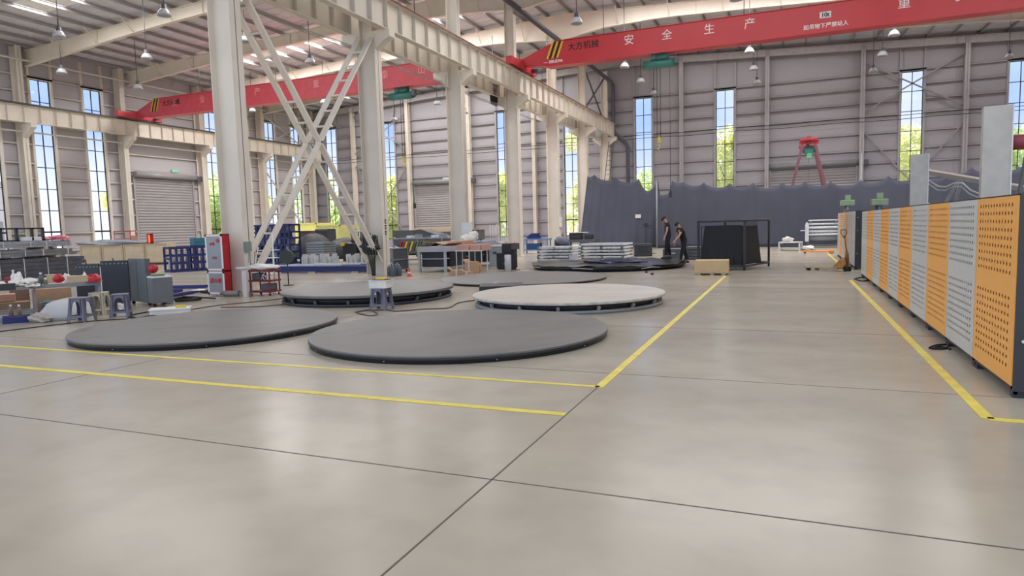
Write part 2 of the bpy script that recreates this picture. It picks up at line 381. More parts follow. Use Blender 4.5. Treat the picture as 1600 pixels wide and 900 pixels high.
lw = MB(); cuts = sorted([(c-0.62, c+0.62, Z0W, Z1W) for c in wins_l]+[(33.55, 38.45, 0, 5.85)])
y = YW0; zt = roofz(XL)+0.01
for (a_, b_, z0, z1) in cuts:
    if a_ < y: continue
    lw.bx(XL-0.12, XL, y, a_, 0, zt); lw.bx(XL-0.12, XL, a_, b_, z1, zt)
    if z0 > 0: lw.bx(XL-0.12, XL, a_, b_, 0, z0)
    y = b_
lw.bx(XL-0.12, XL, y, YE+0.12, 0, zt)
WL = struct('wall_left', lw, M('lit left wall sheet', (188, 183, 186), 0.55, 0, 0.03, 0.7))  # same cladding in a lighter colour, standing in for stronger light here
struct('wall_right', MB().bx(XRT, XRT+0.12, 6.0, YE+0.12, 0, 13.1), wallm)
# girts (rails of the cladding), broken at openings
GZ = [0.95, 2.05, 3.2, 4.3, 5.4, 6.3, 7.45, 8.65, 9.55, 10.55, 11.5]
def spans(lo, hi, holes):
    r = []; p = lo
    for a_, b_ in sorted(holes):
        if b_ <= lo or a_ >= hi: continue
        if a_ > p: r.append((p, a_))
        p = max(p, b_)
    if p < hi: r.append((p, hi))
    return r
for z in GZ:
    holes = [(c-WW/2-.12, c+WW/2+.12) for c in WIN_E if z < Z1W]+[(a_-.1, b_+.1) for a_, b_, h_ in DOOR_E if z < h_+0.1]
    g = MB()
    for a_, b_ in spans(XL+.02, XRT-.02, holes):
        g.bx(a_, b_, YE-0.16, YE, z-0.02, z+0.0).bx(a_, b_, YE-0.16, YE-0.15, z-0.13, z).bx(a_, b_, YE-0.16, YE-0.0, z-0.13, z-0.118)
    g.build('girt', girtm, WF)
    holes = [(c-.75, c+.75) for c in wins_l if z < Z1W]+([(33.4, 38.6)] if z < 5.95 else [])
    g = MB()
    for a_, b_ in spans(YW0, YE-.2, holes):
        g.bx(XL, XL+0.16, a_, b_, z-0.02, z).bx(XL+.15, XL+0.16, a_, b_, z-0.13, z).bx(XL, XL+.16, a_, b_, z-.13, z-.118)
    g.build('girt', creamd, WL)
# vertical seams of the cladding
g = MB()
for k in range(20):
    xx = XL+1.5+3.02*k
    if any(abs(xx-c) < 0.9 for c in WIN_E) or any(a_-.1 < xx < b_+.1 for a_, b_, h_ in DOOR_E):
        g.bx(xx-.02, xx+.02, YE-.02, YE, 11.6, roofline(xx)-.05); continue
    g.bx(xx-.02, xx+.02, YE-.02, YE, 0.1, roofline(xx)-.05)
g.build('seam', girtm, WF)
# windows
wn = 0
def mk_window(axis, c, hw):
    global wn; wn += 1
    r = sroot('window_%d' % wn)
    f = MB(); P = YE if axis == 'x' else XL
    def b(u0, u1, z0, z1, d0=0.0, d1=0.06, mb=None):
        mb = mb or f
        if axis == 'x': mb.bx(c+u0, c+u1, P+d0, P+d1, z0, z1)
        else: mb.bx(P-d1, P-d0, c+u0, c+u1, z0, z1)
    t = 0.045
    b(-hw, -hw+t, Z0W, Z1W); b(hw-t, hw, Z0W, Z1W); b(-hw, hw, Z0W, Z0W+t); b(-hw, hw, Z1W-t, Z1W); b(-t/2, t/2, Z0W, Z1W)
    zs = [2.05+1.33*k for k in range(7)]
    for i, z in enumerate(zs): b(-hw, hw, z-(0.05 if i == 0 else 0.022), z+(0.05 if i == 0 else 0.022))
    f.build('window_frame', framem, r)
    gl = MB(); b(-hw+.01, hw-.01, Z0W+.01, Z1W-.01, 0.03, 0.036, gl); gl.build('window_glass', glassm, r)
    jm = MB()
    for sgn in (-1, 1):
        u0, u1 = (hw+.0, hw+.14) if sgn > 0 else (-hw-.14, -hw)
        if axis == 'x': jm.bx(c+u0, c+u1, P-0.16, P, 0, roofline(c)-.1)
        else: jm.bx(P, P+0.16, c+u0, c+u1, 0, 13.0)
    if axis == 'x': jm.bx(c-hw, c+hw, P-.16, P, Z1W, Z1W+.12)
    else: jm.bx(P, P+.16, c-hw, c+hw, Z1W, Z1W+.12).bx(P, P+.16, c-hw, c+hw, Z0W-.12, Z0W)
    jm.build('window_jamb', girtm if axis == 'x' else cream, r)
for c in WIN_E: mk_window('x', c, WW/2)
for c in wins_l:
    if c > 20: mk_window('y', c, 0.62)
# roller doors
def roller(n, axis, a_, b_, h_):
    r = sroot('door_%d' % n); P = YE-0.05 if axis == 'x' else XL+0.05
    nz = int(h_/0.2)*8
    def fn(u, v):
        z = h_*v; k = (z/0.2) % 1; d = 0.06*math.sin(math.pi*k)**0.7
        w = a_+(b_-a_)*u
        return (w, P-d, z) if axis == 'x' else (P+d, w, z)
    MB().grid(fn, 1, nz, False).build('slat_curtain', doorm, r)
    hd = MB(); gd = MB()
    if axis == 'x':
        hd.tube((a_-.15, P-.3, h_+.12), (b_+.35, P-.3, h_+.12), 0.2, 14); gd.bx(a_-.14, a_, P-.14, P+.0, 0, h_).bx(b_, b_+.14, P-.14, P, 0, h_)
        mo = MB().bx(b_+.3, b_+.75, P-.5, P-.15, h_-.12, h_+.25)
    else:
        hd.tube((P+.3, a_-.1, h_+.15), (P+.3, b_+.2, h_+.15), 0.2, 14); gd.bx(P, P+.14, a_-.14, a_, 0, h_).bx(P, P+.14, b_, b_+.14, 0, h_)
        mo = MB().bx(P+.12, P+.5, b_+.15, b_+.6, h_-.1, h_+.28)
    hd.build('roller_drum', doorm if axis == 'y' else midg, r); gd.build('guide_rail', girtm, r); mo.build('door_motor', darkg, r, bevel=.03)
roller(1, 'y', 33.55, 38.45, 5.85); roller(2, 'x', *DOOR_E[0]); roller(3, 'x', *DOOR_E[1])
# roof sheet, purlins
cl = MB()
holes = {}
def sheet_y(x0, x1, ya, yb):
    z0, z1 = roofz(x0), roofz(x1); cl.prism([(x0, z0), (x1, z1), (x1, z1+.08), (x0, z0+.08)], 'xz', ya, yb)
for (x0, x1) in ((XL-.3, RIDGE), (RIDGE, XRT+.3)):
    ys = [(s_[0], s_[1], s_[2]) for s_ in STRIPS if x0 <= s_[0] < x1]
    strips_y = sorted(set(s_[2] for s_ in ys)); p = ROOFY0
    for sy in strips_y:
        sheet_y(x0, x1, p, sy-.85)
        q = x0
        for s_ in sorted(s_ for s_ in ys if s_[2] == sy): sheet_y(q, s_[0], sy-.85, sy+.85); q = s_[1]
        sheet_y(q, x1, sy-.85, sy+.85); p = sy+.85
    sheet_y(x0, x1, p, YE+.3)
CE = struct('ceiling', cl, roofm)
sk = MB()
for (x0, x1, yc) in STRIPS:
    sk.prism([(x0-.02, roofz(x0)+.02), (x1+.02, roofz(x1)+.02), (x1+.02, roofz(x1)+.05), (x0-.02, roofz(x0)+.05)], 'xz', yc-.87, yc+.87)
sk.build('roof_light_sheet', M('white translucent roof sheet', (235, 235, 232), 0.6), CE)
rb = MB()
yy = ROOFY0+.2
while yy < YE-.3:
    for (x0, x1) in ((XL, RIDGE), (RIDGE, XRT)):
        z0, z1 = roofz(x0), roofz(x1)
        if not any(abs(yy-s_[2]) < .9 for s_ in STRIPS): rb.prism([(x0, z0-.02), (x1, z1-.02), (x1, z1+.01), (x0, z0+.01)], 'xz', yy, yy+.06)
    yy += 0.82
rb.build('sheet_rib', roofm, CE)
xs = []; k = 0
while XL+0.7+1.48*k < XRT-.3: xs.append(XL+0.7+1.48*k); k += 1
for xx in xs:
    z = roofz(xx)-0.04
    MB().bx(xx-.035, xx+.035, ROOFY0+.3, YE-.05, z-.15, z-.138).bx(xx+.03, xx+.038, ROOFY0+.3, YE-.05, z-.15, z).bx(xx+.03, xx+.1, ROOFY0+.3, YE-.05, z-.012, z).build('roof_purlin', purlm, CE)
# rafters
def rdepth(x):
    if x <= RIDGE:
        d = x-XL; D = RIDGE-XL
        pts = [(0, .9), (11, .62), (20, .6), (26, 1.0), (D, 1.5)]
    else:
        d = x-RIDGE; pts = [(0, 1.5), (2.5, 1.0), (6, .72), (12, .68), (22, .7), (30, .95)]
    for (a_, b_), (c_, e_) in zip(pts[:-1], pts[1:]):
        if d <= c_: return b_+(e_-b_)*(d-a_)/(c_-a_)
    return pts[-1][1]
def rafter(Y, end=False, mat=None):
    w = MB(); xs_ = [XL+.3]+[XL+.3+k_*1.4 for k_ in range(1, 42) if XL+.3+k_*1.4 < XRT-.4]+[XRT-.3]
    if not end: xs_ = sorted(xs_+[RIDGE])
    top = lambda x_: roofz(x_)-.29
    dep = (lambda x_: .45) if end else rdepth
    poly = [(x_, top(x_)) for x_ in xs_]+[(x_, top(x_)-dep(x_)) for x_ in reversed(xs_)]
    w.prism(poly, 'xz', Y-.008, Y+.008)
    for a_, b_ in zip(xs_[:-1], xs_[1:]):
        for tz, lift in ((top, 0), (lambda q: top(q)-dep(q), 0)):
            z0, z1 = tz(a_), tz(b_); w.prism([(a_, z0-.012), (b_, z1-.012), (b_, z1+.012), (a_, z0+.012)], 'xz', Y-.13, Y+.13)
    for x_ in (-36, -28, -20, -5, 3, 10): w.bx(x_-.01, x_+.01, Y-.1, Y+.1, top(x_)-dep(x_), top(x_))
    struct('trim_rafter', w, mat or cream)
for Y in COLY[1:-1]: rafter(Y)
rafter(COLY[0]); rafter(YE-.55, True, M('grey rafter paint', (186, 183, 184), .5))
# fly braces from rafters to purlins
fb = MB()
for Y in COLY[1:6]:
    for xx in xs[2::2]:
        if abs(xx-RIDGE) < 1.2 or xx < XL+1: continue
        fb.bar((xx+.05, Y-.05, roofz(xx)-.29-rdepth(xx)+.05), (xx+.05, Y-.75, roofz(xx)-.27), .045, .045)
fb.build('fly_brace', creamd, CE)
# H-section columns: web along X, flanges facing +-X
def hcol(name, X, Y, z0, z1, dx=.7, fw=.36, mat=cream, base=True):
    b = MB()
    b.bx(X-dx/2, X-dx/2+.02, Y-fw/2, Y+fw/2, z0, z1).bx(X+dx/2-.02, X+dx/2, Y-fw/2, Y+fw/2, z0, z1).bx(X-dx/2, X+dx/2, Y-.01, Y+.01, z0, z1)
    if base: b.bx(X-dx/2-.08, X+dx/2+.08, Y-fw/2-.06, Y+fw/2+.06, z0, z0+.03)
    return struct(name, b, mat)
MX = -13.65
for k, Y in enumerate(COLY):
    yy = Y if k < 6 else YE-.55
    hcol('column', MX, yy, 0, 8.35, .74, .40)
    hcol('column', MX, yy, 8.35, 13.3 if k < 6 else 13.6, .52, .32, base=False)
    br = MB()
    for s_ in (-1, 1):
        x0 = MX+s_*.26; x1 = MX+s_*.98
        br.prism([(x0, 7.75), (x1-s_*.25, 7.75+.35), (x1, 8.2), (x1, 8.45), (x0, 8.45)], 'xz', yy-.17, yy+.17)
    struct('column_bracket', br, cream)
for Y in COLL:
    if Y < 14: continue
    yy = min(Y, YE-.6)
    hcol('column', XL+.45, yy, 0, 13.0, .6, .34)
    br = MB(); x0 = XL+.7; x1 = XL+1.6
    br.prism([(x0, 7.6), (x1-.2, 8.1), (x1, 8.2), (x1, 8.45), (x0, 8.45)], 'xz', yy-.16, yy+.16); struct('column_bracket', br, cream)
for X in (-37.8, -31.85, -25.75, -19.75, -7.7, -1.6, 4.55, 10.6):
    b = MB(); zt_ = roofz(X)-.35; Yc = YE-.42
    b.bx(X-.14, X+.14, Yc-.2, Yc-.185, 0, zt_).bx(X-.14, X+.14, Yc+.185, Yc+.2, 0, zt_).bx(X-.01, X+.01, Yc-.2, Yc+.2, 0, zt_)
    struct('column', b, cream if X < -15 else M('grey painted steel', (170, 167, 168), 0.5, 0, 0.05, 2))
# crane runway beams
def runway(X, y0, y1, rs):
    r = sroot('trim_runway_beam')
    b = MB(); zb, zt_ = 8.45, 9.45
    b.bx(X-.2, X+.2, y0, y1, zt_-.025, zt_).bx(X-.14, X+.14, y0, y1, zb, zb+.025).bx(X-.008, X+.008, y0, y1, zb, zt_)
    b.build('beam_body', cream, r)
    st_ = MB(); y = y0+.3
    while y < y1: st_.bx(X-.15, X+.15, y, y+.012, zb+.02, zt_-.02); y += .93
    st_.build('stiffener', creamd, r)
    MB().bx(X-.035, X+.035, y0, y1, zt_, zt_+.13).build('crane_rail', darkg, r)
    MB().bx(X+rs*.205, X+rs*.23, y0, y1, zt_-.02, zt_+.025).build('conductor_rail', M('dark red conductor rail', (128, 56, 54), .5) if X > -13 else blackm, r)
runway(-12.9, 10.5, 52.6, 1); runway(-14.4, 10.5, 52.6, -1); runway(XL+1.35, 10.5, 52.6, 1)
# left side lower conduit/pipe below runway on the wall columns
b = MB().tube((XL+.75, 16, 8.0), (XL+.75, 52, 8.0), .05); struct('trim_pipe', b, creamd)
b = MB().tube((XL+.8, 14, 12.2), (XL+.8, 52.3, 12.2), .06); struct('trim_eaves_tie', b, creamd)
# X bracing between the first two middle columns: two planes laced by rungs
def xbrace(X0, y0, y1, z0, zm, z1, w=.16, gap=.5, mat=cream, rungs=True):
    r = sroot('trim_cross_brace')
    for (pa, pb) in (((y0, z1), (y1, z0)), ((y1, z1), (y0, z0))):
        for s_ in (-1, 1):
            MB().bar((X0+s_*gap/2, pa[0], pa[1]), (X0+s_*gap/2, pb[0], pb[1]), .06, w, up=(1, 0, 0)).build('brace_member', mat, r)
        if rungs:
            g = MB(); n = 14
            for i in range(1, n):
                t = i/n; yv = pa[0]+(pb[0]-pa[0])*t; zv = pa[1]+(pb[1]-pa[1])*t; g.tube((X0-gap/2, yv, zv), (X0+gap/2, yv, zv), .035, 6)
            g.build('brace_rung', mat, r)
    return r
xbrace(MX, COLY[0]+.25, COLY[1]-.25, 0.5, 4.3, 8.2, .2, .5)
def simple_brace(axis, P, u0, u1, z0, z1, mat=creamd, r_=.05):
    r = sroot('trim_cross_brace')
    for a_, b_ in (((u0, z0), (u1, z1)), ((u1, z0), (u0, z1))):
        if axis == 'x': MB().bar((a_[0], P, a_[1]), (b_[0], P, b_[1]), .09, .09).build('brace_member', mat, r)
        else: MB().bar((P, a_[0], a_[1]), (P, b_[0], b_[1]), .09, .09).build('brace_member', mat, r)
for (u0, u1) in ((-37.7, -31.9), (4.6, 10.5)):
    gb = M('grey brace angle', (150, 147, 148), .5); simple_brace('x', YE-.3, u0, u1, 0.4, 7.6, gb); simple_brace('x', YE-.3, u0, u1, 8.8, 12.2, gb)
simple_brace('y', XL+.3, COLL[-2], YE-.7, 0.4, 7.6); simple_brace('y', XL+.3, COLL[-2], YE-.7, 9.0, 12.2)
simple_brace('y', MX, COLY[5]+.2, COLY[6]-.4, 9.6, 13.0, M('dark brace steel', (90, 88, 90), .5))
# rain pipe of the ridge gutter and end wall
b = MB().path([(-13.1, 17, 12.9), (-13.1, 52.6, 12.75), (-13.05, 52.75, 12.6), (-13.0, 52.8, 12.2), (-13.0, 52.8, 9.0), (-12.9, 52.8, 8.75), (-12.0, 52.8, 7.9), (-11.85, 52.8, 7.6), (-11.85, 52.8, .2)], .15, 10)
tag(b.build('rain_pipe', M('dark grey rain pipe', (86, 86, 94), .5)), 'dark grey rain pipe stepping down the far wall beside the runway end', 'pipe')
b = MB()
for z in (8.15, 8.4):
    n = 30
    b.path([(-12+28.5*i/n, YE-.75, z+.03*math.sin(i*.9)) for i in range(n+1)], .022, 5)
tag(b.build('power_cable', rubber), 'pair of thin black power lines strung along the far wall of the right bay', 'cable')
b = MB()
for z in (8.0, 8.25):
    n = 40
    b.path([(-42+27.5*i/n, YE-.75, z+.03*math.sin(i*.9)) for i in range(n+1)], .02, 5)
tag(b.build('power_cable', rubber), 'thin power lines strung along the far wall of the left bay', 'cable')
b = MB()
for (za, zb) in ((7.2, 6.3), (7.0, 6.1), (6.8, 5.9)):
    n = 24; b.path([(-14.2, 14+33*i/n, 8.0+.25*(za-6.8)-1.0*math.sin(math.pi*((i*33/n) % 6.53)/6.53)*.12) for i in range(n+1)], .012, 5)
tag(b.build('power_cable', M('pale wire', (170, 165, 160), .5)), 'thin pale wires slung between the middle columns', 'cable')
# ------------------------------------------------------------------ bridge cranes
def crane(label, X0, X1, Y, texts, hoistX, brand, small, hlabel, stripe=True, redm=redm, tm=txtw):
    r = thing('bridge_crane', label, 'crane', (0, Y, 0))
    za, zb = 9.62, 10.79
    g = MB(); w = .27
    poly = [(X0+.1, za+.22), (X0+1.6, za), (X1-1.6, za), (X1-.1, za+.22), (X1-.1, za+.5), (X1-1.9, zb), (X0+1.9, zb), (X0+.1, za+.5)]
    g.prism(poly, 'xz', -w, w); g.build('girder', redm, r, bevel=.02)
    lf = MB().bx(X0+1.5, X1-1.5, -.34, .34, za-.03, za+.01).prism([(X0+1.6, za), (X1-1.6, za), (X1-1.6, za+.30), (X0+1.6, za+.30)], 'xz', -.33, -.25)
    lf.build('lower_flange', redm, r)
    lf = MB().bx(X0+1.9, X1-1.9, -.31, .31, zb, zb+.03); lf.build('upper_flange', redm, r)
    for X in (X0, X1):
        t = MB().bx(X-.17, X+.17, -1.7, 1.7, 9.62, 10.02).bx(X-.2, X+.2, -.5, .5, 9.7, 10.12); e_ = t.build('end_truck', redm, r, bevel=.02)
        for y_ in (-1.35, 1.35): MB().tube((X-.08, y_, 9.74), (X+.08, y_, 9.74), .16, 16).build('wheel', darkg, e_)
        MB().tube((X+.2, 1.1, 9.8), (X+.55, 1.1, 9.8), .12, 12).build('truck_motor', darkg, e_)
    for ch, X in texts: text('painted_character', ch, .5, tm, r, (X, -w-.004, 10.36))
    text('crane_lettering', brand, .4, txtb, r, (X0+3.4, -w-.004, 10.4), bold=.003)
    if stripe:
        for i, mt in enumerate((yelp, txtb, yelp, txtb, yelp)):
            x_ = X0+1.75+.13*i; MB().prism([(x_-.28, 9.98), (x_-.18, 9.98), (x_+.12, zb-.02), (x_+.02, zb-.02)], 'xz', -w-.012, -w-.004).build('hazard_stripe', mt, r)
    if small:
        text('crane_lettering', '— 388.8396', .2, txtw, r, (X0+1.85, -.345, 9.8), bold=.004)
        text('crane_lettering', '起吊物下严禁站人', .22, txtw, r, (1.34, -.345, 9.86), bold=.003)
        MB().bx(1.1, 1.55, -w-.02, -w-.004, 10.2, 10.46).build('load_sign', whitep, r)
        text('sign_lettering', '10t', .24, txtb, r, (1.32, -w-.026, 10.32), bold=.008)
    # hoist: a machine running under the girder
    hz = 9.58
    h = thing('electric_hoist', hlabel, 'hoist', (hoistX, Y, 0))
    MB().tube((-.72, 0, hz-.42), (.72, 0, hz-.42), .2, 18).build('rope_drum', greenm, h)
    MB().tube((.62, 0, hz-.42), (.85, 0, hz-.42), .16, 14).build('gear_case', M('dark green', (48, 96, 92), .5), h)
    MB().tube((-.1, -.16, hz-.17), (.5, -.16, hz-.17), .13, 12).bx(-.35, .4, -.2, .2, hz-.25, hz+.012).build('trolley', M('dark green', (48, 96, 92), .5), h)
    MB().bx(.75, .95, -.2, .05, hz-.5, hz-.2).build('control_box', darkg, h)
    MB().tube((-.1, 0, hz-.6), (-.1, 0, 5.7), .015, 6).tube((.06, 0, hz-.6), (.06, 0, 5.7), .015, 6).build('wire_rope', rubber, h)
    zh = 5.6
    MB().bx(-.07, .05, -.06, .06, zh-.15, zh+.12).path([(0, 0, zh-.25), (0, 0, zh-.34), (.07, 0, zh-.42), (0, 0, zh-.5), (-.08, 0, zh-.44)], .025, 6).build('hook_block', yelp, h)
    MB().tube((.5, .1, hz-.5), (.5, .1, 3.0), .012, 5).bx(.44, .56, .04, .16, 2.8, 3.1).build('pendant_control', blackm, h)
    return r
crane('red single-girder bridge crane spanning the right bay', -12.9, 16.1, 32.9, [('安', -7.22), ('全', -5.42), ('生', -3.5), ('产', -1.75), ('重', 4.28), ('于', 6.2), ('泰', 8.1), ('山', 10.0)], -5.85, '大方机械', True,
      'green electric hoist under the right-hand red bridge crane')
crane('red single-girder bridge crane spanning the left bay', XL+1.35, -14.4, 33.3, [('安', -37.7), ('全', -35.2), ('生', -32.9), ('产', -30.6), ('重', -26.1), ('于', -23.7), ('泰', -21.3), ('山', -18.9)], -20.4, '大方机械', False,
      'green electric hoist under the left-hand red bridge crane', True, M('hazed crane red', (206, 78, 88), .4), M('hazed lettering', (232, 160, 164), .5))  # red and lettering lightened in colour to imitate haze over this crane
# festooned cable bundles
for (px, py, lab, n) in ((772, 128, 'bundle of black festoon cable loops beside the third middle column', 6), (722, 128, 'small tangle of dark cable under the left crane by a middle column', 4)):
    p = onX(px, py+6, -14.42); b = MB()
    for i in range(n):
        dx = .13*(i-n/2)
        b.path([(p.x, p.y+dx+.1*math.sin(t*math.pi*2), p.z-1.0*math.sin(t*math.pi)) for t in [k/8 for k in range(9)]], .035, 6)
    b.bx(p.x-.04, p.x+.04, p.y-.6, p.y+.6, p.z, p.z+.05).bx(p.x-.03, p.x+.03, p.y-.03, p.y+.03, p.z, 8.47)
    tag(b.build('festoon_cable', rubber), lab, 'cable')
# ------------------------------------------------------------------ high bay lamps
def lamp(loc, label, group):
    r = thing('bay_lamp', label, 'lamp', loc, 0, group)
    L_ = roofz(loc[0])+.02-loc[2]
    MB().tube((0, 0, .3), (0, 0, L_), .02, 6).build('lamp_rod', darkg, r)
    MB().lathe([(.0, .34), (.1, .33), (.11, .16), (.15, .12), (.14, .1)], 20).build('lamp_housing', darkg, r)
    MB().lathe([(.13, .14), (.19, .08), (.25, -.04), (.27, -.13), (.25, -.13), (.23, -.04), (.12, .08)], 24).build('lamp_shade', M('frosted lamp shade', (180, 180, 186), .3), r)
    return r
LX = [-36.7, -30.2, -23.7, -17.2]; RX = [-8.9, -2.1, 4.7, 11.7]; LY = [20.6, 25.0, 29.6, 34.3, 39.0, 43.5, 48.0]
pl = pr = None
for y_ in LY:
    for x_ in LX:
        if (x_, y_) in ((-17.2, 20.6),): continue
        if pl is None: pl = lamp((x_, y_, 10.7), 'white bell-shaped bay lamp hanging by a rod under the left bay roof', 'bay lamps of the left bay')
        else: dup(pl, (x_, y_, 10.7))
    for x_ in RX:
        if y_ < 29 or (x_ > 5 and y_ < 44): continue
        if pr is None: pr = lamp((x_, y_, 10.7), 'bell-shaped bay lamp hanging by a rod under the right bay roof', 'bay lamps of the right bay')
        else: dup(pr, (x_, y_, 10.7))
# ------------------------------------------------------------------ discs on the floor
def disc(name, label, c, r, h, top, style):
    t = thing(name, label, 'platform', (c[0], c[1], 0), random.uniform(0, 3))
    if style == 'low':
        MB().lathe([(r-.015, 0), (r-.015, .045), (r, .05), (r, h-.035), (r-.01, h-.03)], 96).build('rim', blackm, t)
        MB().lathe([(r, h-.03), (r+.004, h-.028), (r+.004, h-.004), (r, h)], 96).build('deck', top, t)
        for i in range(10):
            a = .63*i; MB().tube(((r-.03)*math.cos(a), (r-.03)*math.sin(a), .03), ((r+.006)*math.cos(a), (r+.006)*math.sin(a), .03), .007, 8).build('bolt', midg, t)
    else:
        dk = .06 if style == 'black' else .055
        MB().lathe([(r, h-dk), (r+.004, h-dk+.003), (r+.004, h-.004), (r, h)], 96).build('deck', top, t)
        if style == 'pale': MB().lathe([(r+.004, h-dk+.004), (r+.012, h-dk+.008), (r+.012, h-.01), (r+.004, h-.006)], 96).build('edge_band', plyedge, t)
        MB().lathe([(r*.93, .06), (r*.93, h-dk)], 96).build('skirt', blackm, t)
        MB().lathe([(r*.97, 0), (r*.98, .005), (r*.98, .055), (r*.97, .06)], 96).build('base_ring', blackm if style == 'black' else midg, t)
        n = 16
        for i in range(n):
            a = 2*math.pi*i/n; ca, sa = math.cos(a), math.sin(a)
            MB().tube((r*.935*ca, r*.935*sa, .11), (r*.972*ca, r*.972*sa, .11), .032, 12).bx(r*.95*ca-.03, r*.95*ca+.03, r*.95*sa-.03, r*.95*sa+.03, .06, .085).build('roller', midg if style == 'pale' else darkg, t)
    return t
disc('turntable_platform', 'nearest and largest grey round platform lying in front on the floor', (-4.57, 8.86), 2.2, .105, discg, 'low')
disc('turntable_platform', 'grey round platform at the left, lying in front of the plastic stools', (-9.1, 8.42), 2.08, .105, discg, 'low')
disc('turntable_platform', 'grey round platform raised on a black rollered base beside the red trolley', (-9.3, 13.33), 2.02, .25, discg, 'black')
disc('turntable_platform', 'pale whitish round platform with a scuffed light rim on a ring of rollers', (-4.25, 13.15), 1.97, .22, discl, 'pale')
disc('turntable_platform', 'low mid-grey round platform lying behind the pale one', (-7.45, 18.75), 2.5, .07, discd, 'low')
# far disc under black film
c = (-6.3, 24.5); r = 2.85
t = thing('turntable_platform', 'farthest round platform covered in black wrapping film where a worker stands', 'platform', (c[0], c[1], 0))
MB().lathe([(r*.95, 0), (r*.97, .06), (r, .1), (r, .16), (r*.985, .18)], 96).build('deck', wrapm, t)
def fn(u, v):
    a = 2*math.pi*u; q = r*(1-.99*v)*1.01; z = .18+.03*math.sin(9*a+4*v)*math.sin(5*a)+.02*math.sin(23*a)*(1-v)
    return (q*math.cos(a), q*math.sin(a), z)
MB().grid(fn, 96, 8).build('film_cover', wrapm, t)
MB().blob((.3, -.1, .2), (1.1, .75, .1), 4, 12, .3, .17).build('film_heap', bluefilm, t)
for i in range(9):
    a0 = -2.6+.28*i; MB().path([(r*1.0*math.cos(a0), r*1.0*math.sin(a0), .08+.05*(i % 2)), (r*1.01*math.cos(a0+.12), r*1.01*math.sin(a0+.12), .13-.04*(i % 3)), (r*math.cos(a0+.26), r*math.sin(a0+.26), .1)], .012, 6).build('strap', plast if i % 3 == 0 else rubber, t)
# black square base between the discs
p = at(722, 452)
t = thing('square_base', 'black square steel base between the raised platform and the pale one', 'base', (-6.75, 15.45, 0), .4)
MB().bx(-.55, .55, -.5, .5, .03, .15).build('base_plate', blackm, t, bevel=.01)
for sx_ in (-.45, .45):
    for sy_ in (-.4, .4): MB().tube((sx_, sy_, 0), (sx_, sy_, .04), .05, 12).build('foot', rubber, t)
p = at(777, 451)
t = thing('battery_box', 'small black box with a white top on the floor behind the pale disc', 'box', (p.x, p.y, 0), .1)
MB().bx(-.15, .15, -.1, .1, 0, .12).build('box_body', blackm, t, bevel=.01)
MB().bx(-.12, .02, -.06, .06, .12, .15).build('white_plug', whitep, t, bevel=.01)
# ------------------------------------------------------------------ perforated cabinets on the right
def cabinet(col, label, y0, x0=1.8, zt=1.755, matp=None, end=False, wid=1.28):
    t = thing('perforated_cabinet', label, 'cabinet', (x0, y0, 0), 0, None)
    MB().bx(-.012, 0.0, -.015, wid+.015, 0, zt-.11-.0).build('punched_panel', matp or (perfo if col == 'o' else perfg), t).location = (0, 0, .105)
    f = MB()
    for y in (0, wid):
        f.bx(.0, .04, y-.02, y+.02, .03, zt+.01).bx(.60, .64, y-.02, y+.02, .03, zt+.01)
        f.bx(0, .64, y-.02, y+.02, zt-.02, zt+.01).bx(0, .64, y-.02, y+.02, .07, .11)
    f.bx(0, .04, 0, wid, .07, .105).bx(.60, .64, 0, wid, .07, .105).bx(.0, .04, 0, wid, zt-.01, zt+.01).bx(.60, .64, 0, wid, zt-.02, zt+.01)
    f.build('frame', blackm, t)
    b = MB().bx(.50, .52, .04, wid-.04, .2, zt-.25).bx(.3, .46, .2, .7, .11, .9).bx(.15, .45, .8, 1.1, .5, 1.3)
    b.build('inner_machinery', darkg, t)
    for y in (.03, wid-.03):
        for x in (.05, .58): MB().bx(x-.04, x+.04, y-.05, y+.05, 0, .07).build('foot', blackm, t)
    if end:
        e = MB().bx(0, .64, -.035, -.02, .06, zt+.01); e.build('end_plate', M('charcoal end plate', (58, 60, 64), .45), t)
        for z in (.5, 1.2, 1.6):
            MB().tube((.06, -.05, z), (.06, -.034, z), .014, 10).build('bolt', silver, t)
    return t
cols = 'ogogogogog'
lab = ['orange perforated cabinet nearest the camera, first of the row', 'grey perforated cabinet, second in the row after the nearest orange one', 'orange perforated cabinet, second orange one in the near row',
       'grey perforated cabinet, second grey one in the near row, beside the second orange', 'orange perforated cabinet in front of the shorter galvanised post', 'grey perforated cabinet in the middle of the near row, sixth from the camera',
       'orange perforated cabinet, fourth orange one in the near row', 'grey perforated cabinet, fourth grey one in the near row', 'orange perforated cabinet, farthest orange one of the near row', 'grey perforated cabinet closing the far end of the near row']
for k in range(10): cabinet(cols[k], lab[k], 6.92+1.325*k, end=(k == 0))
lab2 = ['grey and orange perforated cabinet behind the pallet jack, nearest of the far row', 'grey perforated cabinet, second of the far row by the pallet jack', 'orange perforated cabinet in the middle of the far row',
        'grey perforated cabinet, fourth of the far row', 'orange perforated cabinet, fifth of the far row', 'grey perforated cabinet ending the far row near the white roller machine']
for k in range(6): cabinet('ggogog'[k], lab2[k], 23.0+1.33*k, x0=1.86, zt=1.80, end=(k == 0))
p = at(1341, 424)
tag(MB().bx(2.18, 2.26, 22.83, 22.89, 0.0, 1.72).build('light_tube_bar', whitep), 'upright white bar on the dark end of the far cabinet row', 'bar')
